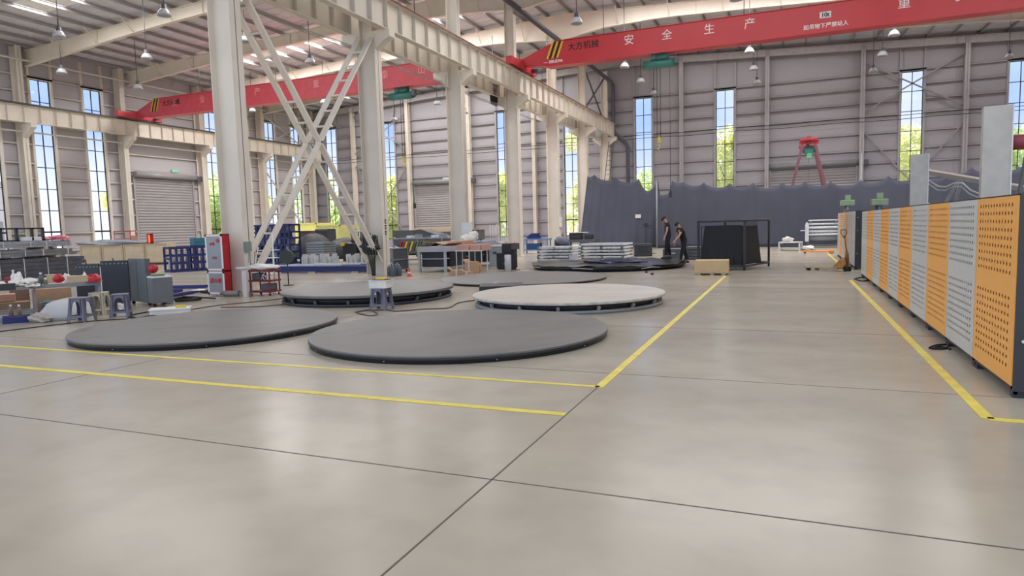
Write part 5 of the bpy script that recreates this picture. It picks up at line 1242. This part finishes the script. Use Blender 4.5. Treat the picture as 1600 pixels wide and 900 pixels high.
# mounds, boxes, container
def mound(label, px0, px1, pytop, Y, seed, mat=tarpm, ry=1.3, box=False):
    a = onY(px0, 370, Y); b_ = onY(px1, 370, Y); zt_ = onY((px0+px1)/2, pytop, Y).z; w = b_.x-a.x
    t = thing('covered_heap', label, 'heap', ((a.x+b_.x)/2, Y, 0))
    MB().blob((0, 0, .0), (w/2, ry, zt_), seed, 16, .05, .0).build('cover', mat, t)
    MB().bx(-w*.48, w*.48, -ry*.5, ry*.5, 0, zt_*.5).build('crate_inside', darkg, t); return t
mound('black covered heap left of the grey tray stack', 466, 512, 364, 33.5, 101); mound('low black covered heap between the tray stack and the second column', 512, 566, 370, 33.0, 103)
mound('dark covered heap behind the second column foot', 556, 600, 366, 36, 107, M('dark grey cover', (66, 68, 74), .6))
def cont(label, px0, px1, pyt, Y, d, mat):
    a = onY(px0, 370, Y); b_ = onY(px1, 370, Y); h = onY((px0+px1)/2, pyt, Y).z; w = b_.x-a.x
    t = thing('storage_container', label, 'container', (a.x, Y, 0))
    g = MB(); n = int(w/.15)
    for k in range(n): x = w*k/n; g.prism([(x, 0), (x+w/n*.5, -.035), (x+w/n, 0)], 'xy', .1, h-.1)
    g.bx(0, w, 0, d, 0, h).build('container_wall', mat, t); MB().bx(-.03, w+.03, -.05, .03, h-.1, h+.02).bx(-.03, .06, -.05, .03, 0, h).bx(w-.06, w+.03, -.05, .03, 0, h).build('container_frame', mat, t)
    return t
cont('pale yellow corrugated container near the far left corner', 496, 532, 352, 42, 2.4, M('olive yellow container', (186, 186, 118), .5)); cont('bright pale yellow container left part near the corner window', 463, 495, 349, 43, 2.4, contm)
a = onY(466, 360, 38); t = thing('brown_crate', 'dark brown crate in front of the yellow containers', 'crate', (a.x, 38, 0)); MB().bx(0, 1.0, 0, 1, 0, 1.7).build('crate_body', M('dark brown crate', (88, 72, 70), .6), t, bevel=.01); MB().bx(-.02, 1.02, -.02, 0, 1.6, 1.7).build('crate_rim', blackm, t)
a = onY(480, 360, 38); t = thing('brown_crate', 'black crate beside the dark brown one before the yellow containers', 'crate', (a.x+.1, 38.0, 0)); MB().bx(0.6, 1.6, 0, 1, 0, 1.8).build('crate_body', blackm, t, bevel=.01); MB().bx(.58, 1.62, -.02, 0, 1.7, 1.8).build('crate_rim', darkg, t)
# ------------------------------------------------------------------ sheets and machines behind the workbench
def sheets(label, px0, px1, py, Y, n, th, d, mats, z0=0.0, tilt=0.0):
    a = onY(px0, py, Y); b_ = onY(px1, py, Y); w = b_.x-a.x; z = z0
    for i in range(n):
        o = MB().bx(0, w*(1-.04*(i % 3)), 0, d, 0, th*.8).bx(.2, .3, 0, d, -th*.2, 0).bx(w-.4, w-.3, 0, d, -th*.2, 0).build('board', mats[i % len(mats)], bevel=.004)
        o.location = (a.x+.06*(i % 2), Y+.04*(i % 3), z+th*.2); o.rotation_euler = (0, 0, .03*((i % 3)-1)); z += th
        tag(o, label % (('bottom', 'second', 'third', 'fourth', 'fifth', 'sixth')[i] if i < n-1 else 'topmost'), 'board', label.replace('%s ', '')[:60])
sheets('%s long timber board of the stack before the far roller door', 645, 706, 360, 38, 6, .28, 1.4, (M('brown board', (130, 106, 92), .7), darkg, woodm, M('brown board', (130, 106, 92), .7), darkg, plym))
sheets('%s slate coloured box of the row behind the trolley', 612, 645, 365, 36, 3, .52, 1.4, (darkg, M('slate board', (78, 84, 98), .6)))
t = thing('tilted_sheet', 'dark grey sheet sloping down in front of the timber stack', 'sheet', (onY(645, 365, 34).x, 34, 0))
MB().prism([(0, 1.55), (.5, 1.6), (2.6, .95), (2.6, .8), (0, .9)], 'xz', 0, 1.2).build('sheet_body', M('charcoal sheet', (74, 76, 82), .5), t); MB().bx(.1, .2, .1, .2, 0, .9).bx(2.3, 2.4, .1, .2, 0, .85).bx(.1, .2, 1, 1.1, 0, .9).bx(2.3, 2.4, 1, 1.1, 0, .85).build('support', darkg, t)
a = onY(614, 395, 30.5); t = thing('steel_table', 'long grey steel table crowded with parts behind the tool trolley', 'table', (a.x, 30.5, 0)); w = 3.0
for x in (0, w/2, w-.06):
    for y in (0, 1.0): MB().bx(x, x+.06, y, y+.06, 0, 1.1).build('leg', midg, t)
MB().bx(-.05, w+.05, -.05, 1.1, 1.1, 1.16).build('table_top', midg, t); MB().bx(0, w, 0, 1.05, .5, .54).build('shelf', darkg, t)
for k in range(9):
    x = .1+.33*k; MB().bx(x, x+.22, .1, .4, .54, .7+.05*(k % 4)).build('part_bin', (silver, darkg, midg, whitep)[k % 4], t)
for k in range(6): MB().bx(.2+.5*k, .45+.5*k, .3, .7, 1.16, 1.22+.06*(k % 3)).build('loose_part', (darkg, silver, midg)[k % 3], t)
cx = onY(626, 390, 26.5)
t = thing('striped_boards', 'row of leaning red yellow and dark boards behind the tool trolley', 'boards', (cx.x, 26.5, 0)); 
for k, mt in enumerate((M('rust red board', (150, 56, 66), .6), M('rust red board', (150, 56, 66), .6), yelp, darkg, yelp, darkg, M('olive board', (120, 122, 88), .6), darkg, M('olive board', (120, 122, 88), .6))):
    x = .0+.15*k; MB().prism([(x-.16, .62), (x-.06, .62), (x+.1, 1.05), (x, 1.05)], 'xz', 0, .5).build('leaning_board', mt, t)
MB().bx(-.25, 1.3, -.05, .6, .56, .62).bx(-.2, -.12, 0, .5, 0, .56).bx(1.15, 1.23, 0, .5, 0, .56).build('rack_frame', darkg, t)
a = onY(745, 372, 31.5); t = thing('rod_rack', 'rack with thin white upright rods left of the fourth column', 'rack', (onY(764, 372, 33.0).x, 33.0, 0)); w = 1.0
MB().bx(0, w, 0, .6, .75, .82).bx(0, w, 0, .6, .1, .16).bx(0, .05, 0, .05, 0, .8).bx(w-.05, w, 0, .05, 0, .8).bx(0, .05, .55, .6, 0, .8).bx(w-.05, w, .55, .6, 0, .8).build('rack_frame', silver, t)
for k in range(8): MB().tube((.04+.13*k, .1+.05*(k % 3), .82), (.04+.13*k, .1+.05*(k % 3), 1.75-.05*(k % 3)), .014, 6).build('rod', whitep, t)
t = thing('saw_table', 'dark slatted machine with a pinkish top behind the workbench', 'machine', (onY(733, 372, 31).x-.2, 30.5, 0)); w = 1.0
MB().bx(0, w, 0, .7, 1.0, 1.5).bx(.1, .2, .1, .2, 0, 1.0).bx(w-.2, w-.1, .1, .2, 0, 1.0).bx(.1, .2, .5, .6, 0, 1.0).bx(w-.2, w-.1, .5, .6, 0, 1.0).build('machine_body', darkg, t); MB().bx(-.05, w+.05, -.05, .75, 1.5, 1.56).build('top_sheet', pinkm, t)
for k in range(4): MB().bx(.2, w-.1, -.02, .0, 1.05+.11*k, 1.08+.11*k).build('slat', midg, t)
t = thing('white_cabinet', 'pale grey machine cabinet right of the workbench', 'cabinet', (onY(764, 400, 25).x, 25.0, 0)); MB().bx(0, .55, 0, .6, 0, .8).build('cabinet_body', M('pale machine cabinet', (184, 188, 190), .5), t, bevel=.02); MB().bx(-.05, .75, -.05, .65, .8, .86).build('cabinet_top', whitep, t); MB().bx(.2, .35, -.02, 0, .5, .6).build('panel_knob', darkg, t)
# ------------------------------------------------------------------ far left: steel bundles, crates
def bundle(label, x, y0, y1, z, nx, nz, s_, mat, group=None, straps=True):
    t = thing('steel_bundle', label, 'steel bundle', (x, y0, z), 0, group); b = MB(); rd = random.Random(int(z*100)+nx)
    for i in range(nx):
        for k in range(nz):
            e0 = rd.uniform(0, .3); b.bx(i*s_+.006, (i+1)*s_-.006, e0, y1-y0-rd.uniform(0, .3), k*s_+.004, (k+1)*s_-.006)
    b.build('profile_bars', mat, t)
    if straps:
        for f_ in (.22, .41, .55, .7, .78, .9): y = (y1-y0)*(f_+rd.uniform(-.05, .05)); MB().bx(-.012, nx*s_+.012, y, y+.022, 0, nz*s_+.01).build('strap', plast, t)
    MB().bx(-.02, nx*s_+.02, .8, .95, -.08, 0).bx(-.02, nx*s_+.02, y1-y0-.95, y1-y0-.8, -.08, 0).build('bearer', woodm if z > .5 else darkg, t); return t
X0 = -26.9
bundle('dark steel profile bundle at floor level in the left stack, nearest the camera', X0, 11.0, 18.0, .17, 7, 5, .15, steeld)
bundle('dark steel profile bundle at floor level behind the nearest one', X0-1.3, 11.0, 17.6, .17, 7, 5, .15, steeld)
bundle('wrapped grey profile bundle in the middle of the left stack', X0, 10.8, 17.7, 1.0, 9, 2, .12, steelw)
bundle('wrapped grey profile bundle in the middle of the left stack, farther side', X0-1.3, 10.8, 17.9, 1.0, 9, 2, .12, steelw)
bundle('thin grey profile bundle on top of the left steel stack', X0-.1, 10.6, 17.4, 1.32, 10, 2, .1, M('pale wrapped profile', (150, 152, 158), .35, .0, .25, 3))
bundle('flat wrapped sheets topping the farther side of the steel stack', X0-1.4, 11, 18.6, 1.32, 8, 2, .12, M('glossy wrapped sheet', (150, 152, 160), .25, .0, .3, 4))
tag(MB().tube((X0+1.25, 10.5, .09), (X0+1.25, 17.3, .09), .09, 14).build('steel_pipe', silver), 'pale steel pipe lying along the foot of the steel stack', 'pipe')
YA = onX(-2, 360, -26.6).y; t = thing('black_stand', 'black post frame on top of the left steel stack at the picture edge', 'frame', (-26.6, YA, 1.56)); z = .5
for y in (0, .55, 1.1, 1.5): MB().bx(-.05, .05, y, y+.08, 0, z).build('post', blackm, t)
MB().bx(-.05, .05, 0, 1.58, z-.06, z).bx(-.05, .05, 0, 1.58, 0, .05).build('frame_rail', blackm, t)
for i, y in enumerate((onX(40, 370, -26.5).y, onX(52, 370, -26.5).y)): tag(MB().bx(-.2, .2, -.18, .18, 0, .14).build('white_carton', whitep, bevel=.01), ('left' if i == 0 else 'right')+' small white carton on top of the steel stack', 'carton').location = (-26.5, y, 1.565)
tag(MB().blob((0, 0, .05), (.3, .42, .12), 111, 10, .35, 0).build('red_wrap', M('pinkish red wrapping film', (226, 130, 140), .4, 0, .3, 6)), 'pinkish red wrapping film bundled on top of the steel stack', 'film').location = (-27.6, onX(88, 370, -27.6).y, 1.565)
# long timber crates
a = at(127, 417); b_ = at(262, 413); dd = b_-a; Lc = dd.length; rzc = math.atan2(dd.y, dd.x)
for k in range(4):
    p = a+dd*(k/4); wl_ = Lc/4-.03
    t = thing('timber_crate', ('first from the left', 'second', 'third', 'last')[k]+' long plywood crate in the row before the left roller door', 'crate', (p.x, p.y, 0), rzc, None)
    MB().bx(0, wl_, 0, 1.3, .12, 1.2).build('crate_wall', M('aged plywood', (206, 188, 156), .65), t)
    MB().bx(0, .09, -.025, 0, .12, 1.2).bx(wl_-.09, wl_, -.025, 0, .12, 1.2).bx(0, wl_, -.02, 0, 1.12, 1.2).bx(0, wl_, -.02, 0, .12, .2).build('batten', woodm, t)
    MB().bx(.1, wl_-.1, .05, .2, 0, .12).bx(.1, wl_-.1, 1.1, 1.25, 0, .12).build('skid', M('dark skid timber', (96, 84, 76), .7), t)
p = b_+dd.normalized()*.15
t = thing('timber_crate', 'lower pale crate at the right end of the crate row', 'crate', (p.x, p.y+.6, 0), rzc); MB().bx(0, 2.2, 0, 1.0, .1, .8).build('crate_wall', M('aged plywood', (206, 188, 156), .65), t); MB().bx(0, 2.2, -.02, 0, .7, .8).bx(0, .08, -.02, 0, .1, .8).bx(2.12, 2.2, -.02, 0, .1, .8).build('batten', woodm, t); MB().bx(.1, 2.1, .1, .2, 0, .1).bx(.1, 2.1, .8, .9, 0, .1).build('skid', woodm, t)
o = MB().blob((0, 0, 0), (2.0, .55, .26), 121, 14, .2, 0).build('plastic_sheet', M('grey plastic sheeting', (170, 172, 178), .3, 0, .15, 5, bump=.3, bscale=6)); o.location = a+dd*.3+Vector((0, .6, 1.21)); o.rotation_euler = (0, 0, rzc); tag(o, 'grey plastic sheeting heaped over the left timber crates', 'plastic sheet')
p = a+dd*.8+Vector((-.1, .5, 0))
t = thing('warning_lantern', 'glowing red warning lantern on the timber crates', 'lantern', tuple(a+dd*.80+Vector((-.3, .35, 1.2))))
MB().bx(-.14, .14, -.1, .1, 0, .06).bx(-.14, .14, -.1, .1, .5, .56).bx(-.14, -.1, -.1, .1, 0, .56).bx(.1, .14, -.1, .1, 0, .56).build('lantern_frame', redd, t); MB().tube((0, 0, .06), (0, 0, .5), .08, 16).build('lantern_lens', M('lit lantern lens', (255, 120, 60), .4, emit=(255, 110, 40), es=1.6), t)
t = thing('red_barrier', 'thin red barrier rail behind the timber crates', 'barrier', (onY(178, 365, 31).x, 31, 0)); w = onY(212, 365, 31).x-onY(178, 365, 31).x
MB().tube((0, 0, 2.0), (w, 0, 2.0), .03, 8).tube((0, 0, 1.5), (w, 0, 1.5), .02, 8).tube((0, 0, 0), (0, 0, 2.0), .03, 8).tube((w, 0, 0), (w, 0, 2.0), .03, 8).tube((w*.75, 0, 0), (w*.75, 0, 2.0), .03, 8).build('barrier_tube', redd, t); MB().bx(w*.8, w*1.1, -.03, -.01, 1.2, 1.7).build('barrier_plate', pinkm, t)
# exit sign over the left roller door
t = thing('exit_sign', 'small lit green exit sign above the left roller door', 'sign', (XL+.1, 37.0, 6.45))
MB().bx(0, .06, -.3, .3, -.11, .11).build('sign_box', M('exit sign green', (130, 200, 165), .4, emit=(60, 210, 130), es=.15), t); text('sign_lettering', '安全出口', .13, txtw, t, (.063, 0, 0), (math.pi/2, 0, math.pi/2))
t = thing('exit_sign', 'small pale exit sign above the far roller door left of the third column', 'sign', (onY(697, 280, YE-.2).x, YE-.2, onY(697, 280, YE).z))
MB().bx(-.35, .35, 0, .06, -.14, .14).build('sign_box', M('unlit exit sign', (200, 215, 205), .4), t); text('sign_lettering', '安全出口', .16, txtw, t, (0, -.004, 0)); MB().tube((-2.6, .03, -.15), (.6, .03, -.15), .02, 6).build('conduit', darkg, t)
# ladder at far wall
t = thing('wall_ladder', 'dark leaning ladder behind the last middle column over the curtain', 'ladder', (onY(950, 220, 51).x, 51.3, 0))
z1_ = onY(945, 222, 51.3).z
for s_ in (0, .38): MB().bar((s_-.75, -1.2, 0), (s_, 0, z1_), .05, .05).build('ladder_rail', darkg, t)
n = 22
for k in range(1, n): f_ = k/n; MB().tube((-.75+.75*f_, -1.2+1.2*f_, z1_*f_), (-.37+.75*f_, -1.2+1.2*f_, z1_*f_), .018, 6).build('rung', darkg, t)
# ------------------------------------------------------------------ floor cables
def fcable(label, pts, r_=.012, mat=None):
    P = [at(*q) for q in pts]; out = []
    for i in range(len(P)-1):
        p0 = P[max(i-1, 0)]; p1 = P[i]; p2 = P[i+1]; p3 = P[min(i+2, len(P)-1)]
        for k in range(8):
            t = k/8; q = .5*((2*p1)+(-p0+p2)*t+(2*p0-5*p1+4*p2-p3)*t*t+(-p0+3*p1-3*p2+p3)*t**3); out.append((q.x, q.y, r_+.001))
    out.append((P[-1].x, P[-1].y, r_+.001)); tag(MB().path(out, r_, 6).build('floor_cable', mat or M('brown grey cable', (96, 82, 72), .6)), label, 'cable')
fcable('brown cable running from the low white tub past the gas cylinder', [(290, 486), (340, 478), (400, 472), (450, 466), (485, 461)])
fcable('second brown cable just below the first, beside the rollered platform', [(345, 481), (400, 480), (440, 477), (480, 475)])
fcable('dark tangled cable on the floor at the foot of the tool cabinet', [(200, 497), (215, 498), (240, 494), (250, 498), (225, 500), (205, 494), (232, 488), (250, 482), (262, 481)], .014, rubber)
fcable('cable looping on the floor around the lone grey stool', [(556, 489), (575, 485), (590, 491), (578, 494), (556, 488), (600, 485), (620, 487), (660, 484), (700, 482), (716, 474), (742, 470)], .012, M('grey brown cable', (90, 84, 80), .6))
fcable('dark cable across the floor below the left stools', [(-10, 520), (40, 514), (90, 508), (150, 502), (200, 499)], .01, rubber)
fcable('pinkish cable hanging loose on the floor right of the red trolley', [(424, 445), (440, 455), (430, 461), (412, 462)], .01, pinkm)
fcable('black cable curled at the foot of the third grey cabinet', [(1452, 545), (1462, 541), (1480, 540), (1476, 546), (1456, 546), (1470, 543), (1485, 547)], .012, rubber)
fcable('black cable end at the far corner of the near cabinet row', [(1335, 437), (1345, 434), (1356, 436), (1350, 440), (1338, 438)], .014, rubber)
# ------------------------------------------------------------------ people
def body(name, mat, joints, bones, radii, parent=None, sub=2):
    # one continuous skinned surface over a joint skeleton
    ks = list(joints); me = bpy.data.meshes.new(name); me.from_pydata([joints[k] for k in ks], [(ks.index(a_), ks.index(b2)) for a_, b2 in bones], []); me.update()
    me.materials.append(mat); o = bpy.data.objects.new(name, me); C.objects.link(o); o.parent = parent
    o.modifiers.new('skin', 'SKIN'); 
    if not me.skin_vertices: 
        pass
    sv = me.skin_vertices[0].data if me.skin_vertices else None
    if sv is None:
        import bmesh
        bm = bmesh.new(); bm.from_mesh(me); bm.verts.layers.skin.verify(); bm.to_mesh(me); bm.free(); sv = me.skin_vertices[0].data
    for i, k in enumerate(ks): r_ = radii[k]; sv[i].radius = r_ if isinstance(r_, tuple) else (r_, r_); sv[i].use_root = (i == 0)
    o.modifiers['skin'].use_smooth_shade = True; s_ = o.modifiers.new('sub', 'SUBSURF'); s_.levels = sub; s_.render_levels = sub
    return o
def person(label, loc, rz_, lean, headdrop, armf, armb, stepf, cap=False):
    # local frame: faces -Y; lean bends the trunk forward at the hip
    t = thing('person', label, 'person', tuple(loc), rz_)
    hip = Vector((0, 0, .90)); sl, cl_ = math.sin(lean), math.cos(lean)
    def T(x, y, z): return Vector((x, y*cl_-z*sl, hip.z+z*cl_+y*sl))      # trunk space
    J = {'pelvis': hip, 'waist': T(0, 0, .14), 'chest': T(0, .0, .34), 'neck': T(0, 0, .50)}
    nk = J['neck']; hd = lean+headdrop; hv = Vector((0, -math.sin(hd), math.cos(hd)))
    J['neck2'] = nk+hv*.05
    for s_, n_ in ((-1, 'R'), (1, 'L')):
        J['sh'+n_] = T(s_*.185, 0, .46); a_ = armf if n_ == 'L' else armb
        J['el'+n_] = J['sh'+n_]+Vector((s_*.04, -math.sin(a_)*.28, -math.cos(a_)*.28)); a2 = a_+.25
        J['wr'+n_] = J['el'+n_]+Vector((-s_*.01, -math.sin(a2)*.25, -math.cos(a2)*.25)); J['pm'+n_] = J['wr'+n_]+Vector((0, -math.sin(a2)*.07, -math.cos(a2)*.07))
        st_ = stepf*s_
        J['hp'+n_] = Vector((s_*.09, 0, .86)); J['kn'+n_] = Vector((s_*.11, -st_*.5-.03, .47)); J['an'+n_] = Vector((s_*.12, -st_, .09)); J['to'+n_] = J['an'+n_]+Vector((s_*.02, -.16, -.05)); J['he'+n_] = J['an'+n_]+Vector((0, .05, -.05))
    bones = [('pelvis', 'waist'), ('waist', 'chest'), ('chest', 'neck'), ('neck', 'neck2')]
    for n_ in 'RL': bones += [('chest', 'sh'+n_), ('sh'+n_, 'el'+n_), ('el'+n_, 'wr'+n_), ('wr'+n_, 'pm'+n_), ('pelvis', 'hp'+n_), ('hp'+n_, 'kn'+n_), ('kn'+n_, 'an'+n_)]
    for n_ in 'RL': J.pop('to'+n_); J.pop('he'+n_)
    R_ = {'pelvis': (.12, .095), 'waist': (.11, .085), 'chest': (.145, .10), 'neck': .058, 'neck2': .052}
    for n_ in 'RL': R_.update({'sh'+n_: .056, 'el'+n_: .04, 'wr'+n_: .028, 'pm'+n_: (.035, .018), 'hp'+n_: .085, 'kn'+n_: .056, 'an'+n_: .038, 'to'+n_: .03, 'he'+n_: .03})
    # fingers rooted in the palm
    for n_, s_ in (('R', -1), ('L', 1)):
        pm = J['pm'+n_]; d = (pm-J['wr'+n_]).normalized()
        for i in range(4):
            off = Vector((0, (i-1.5)*.02, 0)); ln_ = (.06, .072, .068, .052)[i]
            J['f%s%d' % (n_, i)] = pm+off+d*(.025+ln_*.55); J['g%s%d' % (n_, i)] = pm+off+d*(.02+ln_)+Vector((-s_*.02, 0, 0))
            bones += [('pm'+n_, 'f%s%d' % (n_, i)), ('f%s%d' % (n_, i), 'g%s%d' % (n_, i))]; R_['f%s%d' % (n_, i)] = .009; R_['g%s%d' % (n_, i)] = .008
        J['t%s' % n_] = J['wr'+n_]+d*.05+Vector((-s_*.01, -.035, 0)); bones += [('wr'+n_, 't'+n_)]; R_['t'+n_] = .011
    # head joins the same surface
    J['hd1'] = nk+hv*.10; J['hd2'] = nk+hv*.16; J['hd3'] = nk+hv*.235; bones += [('neck2', 'hd1'), ('hd1', 'hd2'), ('hd2', 'hd3')]; R_['hd1'] = (.062, .075); R_['hd2'] = (.075, .095); R_['hd3'] = (.055, .07)
    body('body', skinm, J, bones, R_, t)
    # face: nose, ears, eyes, mouth
    fwd = Vector((0, -math.cos(hd), -math.sin(hd))); c = nk+hv*.15
    MB().blob(c+fwd*.1-hv*.01, (.013, .02, .02), 1, 8, 0, -9).build('nose', skinm, t)
    for s_ in (-1, 1):
        MB().blob(c+fwd*.088+hv*.02+Vector((s_*.03, 0, 0)), (.012, .008, .007), 2, 6, 0, -9).build('eye', hairm, t); MB().blob(c+Vector((s_*.08, 0, 0)), (.012, .022, .032), 3, 8, 0, -9).build('ear', skinm, t)
    MB().blob(c+fwd*.09-hv*.05, (.022, .008, .006), 4, 6, 0, -9).build('mouth', M('lips', (170, 100, 96), .5), t)
    hb_ = MB().blob((0, 0, 0), (.088, .104, .07), 5, 12, .03, -9).build('hair' if not cap else 'cap', hairm, t); hb_.location = nk+hv*.205-fwd*.012; hb_.rotation_euler = (hd, 0, 0)
    if cap: o = MB().blob((0, -.11, -.02), (.06, .06, .01), 6, 8, 0, -9).build('cap_peak', hairm, t); o.location = nk+hv*.205; o.rotation_euler = (hd, 0, 0)
    # clothing shells
    sh = {'hem': J['pelvis']+Vector((0, .01, -.10))}; sh.update({k: J[k] for k in ('pelvis', 'waist', 'chest', 'neck')}); sb = [('hem', 'pelvis'), ('pelvis', 'waist'), ('waist', 'chest'), ('chest', 'neck')]; sr = {'hem': (.165, .135), 'pelvis': (.165, .135), 'waist': (.155, .125), 'chest': (.185, .135), 'neck': .068}
    for n_ in 'RL': sh['sh'+n_] = J['sh'+n_]; sh['sl'+n_] = J['sh'+n_]+(J['el'+n_]-J['sh'+n_])*.5; sb += [('chest', 'sh'+n_), ('sh'+n_, 'sl'+n_)]; sr['sh'+n_] = .072; sr['sl'+n_] = .062
    body('t_shirt', shirtm, sh, sb, sr, t)
    tr = {'belt': J['pelvis']+(J['waist']-J['pelvis'])*.8, 'pelvis': J['pelvis']}; tb = [('belt', 'pelvis')]; trr = {'belt': (.14, .11), 'pelvis': (.15, .122)}
    for n_ in 'RL': tr.update({'hp'+n_: J['hp'+n_], 'kn'+n_: J['kn'+n_], 'an'+n_: J['an'+n_]+Vector((0, 0, .02))}); tb += [('pelvis', 'hp'+n_), ('hp'+n_, 'kn'+n_), ('kn'+n_, 'an'+n_)]; trr.update({'hp'+n_: .105, 'kn'+n_: .078, 'an'+n_: .06})
    body('trousers', pantm, tr, tb, trr, t)
    for n_, s_ in (('R', -1), ('L', 1)): a_ = J['an'+n_]; MB().blob((a_.x+s_*.01, a_.y-.06, .03), (.055, .145, .055), 7, 10, .02, .0).build('shoe', rubber, t)
    return t
p = at(1044, 404, .2)
person('person in black t-shirt and cap looking down, standing on the film-covered platform', (p.x, p.y, .2), -1.25, .10, .55, .1, -.1, .1, True)
p = at(1069, 411)
person('person in black bending forward beside the platform, arms hanging down', (p.x, p.y, 0), -1.0, .36, .3, .5, .1, .2)
# ------------------------------------------------------------------ outside: trees and sheds
def leafmesh(seed, R_, H_, n, mat):
    rd = random.Random(seed); b = MB(); cl_ = [(rd.uniform(-.6, .6)*R_, rd.uniform(-.6, .6)*R_, rd.uniform(.05, .85)*H_, rd.uniform(.38, .6)*R_) for _ in range(18)]
    for _ in range(n):
        c = rd.choice(cl_); th = rd.uniform(0, 6.28); ph = math.acos(rd.uniform(-1, 1)); r_ = c[3]*rd.uniform(.55, 1.05)
        p = Vector((c[0]+r_*math.sin(ph)*math.cos(th), c[1]+r_*math.sin(ph)*math.sin(th), c[2]+r_*.8*math.cos(ph))); s_ = rd.uniform(.14, .3)
        u_ = Vector((rd.uniform(-1, 1), rd.uniform(-1, 1), rd.uniform(-1, 1))).normalized(); w_ = u_.orthogonal().normalized()
        b._add([p-u_*s_, p+w_*s_*.5, p+u_*s_, p-w_*s_*.5], [(0, 1, 2, 3)])
    return b.build('foliage', mat, recalc=False)
def tree(label, X, Y, R_, H_, seed, mat):
    t = thing('tree', label, 'tree', (X, Y, 0), 0, 'trees outside the far windows'); f = leafmesh(seed, R_, H_, 5200, mat); f.parent = t
    MB().tube((0, 0, -.05), (.1, 0, H_*.45), .16, 10, .1).tube((.1, 0, H_*.4), (R_*.3, .2, H_*.7), .08, 8, .03).tube((.1, 0, H_*.4), (-R_*.3, -.2, H_*.65), .08, 8, .03).build('trunk', barkm, t); return t
TR = [(-47.5, 62, 3.4, 9.5), (-41, 64, 3.3, 8.6), (-35.5, 62, 3.2, 8.2), (-29.6, 66, 2.6, 8.3), (-24.0, 62, 2.6, 9.6), (-17.5, 62, 3.3, 11.5), (-11.5, 63, 2.7, 7.2), (-5.0, 62, 3.0, 10.6), (1.5, 64, 3.0, 8), (8.2, 62, 2.8, 9.4), (14.6, 62, 2.7, 8.6), (20.5, 64, 2.8, 8.8), (-53, 50, 3.0, 8.0), (-54, 43.5, 3.0, 7.4), (-56, 56, 3.4, 8.8)]
WN_ = ['in the corner at the left end of the far wall', 'behind the first far-wall window', 'behind the second far-wall window beside the door', 'behind the far roller door', 'behind the window left of the fourth column', 'behind the window beside the fifth column', 'behind the window over the left curtain', 'behind the window left of the red gantry', 'behind the right far door', 'behind the window crossed by braces', 'behind the rightmost far window', 'past the right end of the far wall', 'outside the last left-wall window', 'outside the left-wall window beyond the first column', 'beyond the left rear corner']
for i, (X, Y, R_, H_) in enumerate(TR): tree('leafy green tree outside '+WN_[i], X, Y, R_, H_, 200+i, leafa if i % 2 else leafb)
t = thing('storage_shed', 'pale metal shed across the yard outside the left windows', 'building', (-62, 4, 0))
MB().bx(-8, 0, 0, 34, 0, 6.4).build('shed_wall', outw, t); MB().prism([(-8.2, 6.4), (.3, 6.4), (.3, 6.6), (-4, 7.4), (-8.2, 6.6)], 'xz', -.2, 34.2).build('shed_roof', M('pale roof', (196, 204, 220), .5), t)
for k in range(5): MB().bx(0, .06, 2+6.5*k, 6+6.5*k, 0, 3.2).build('shed_door', outg, t)
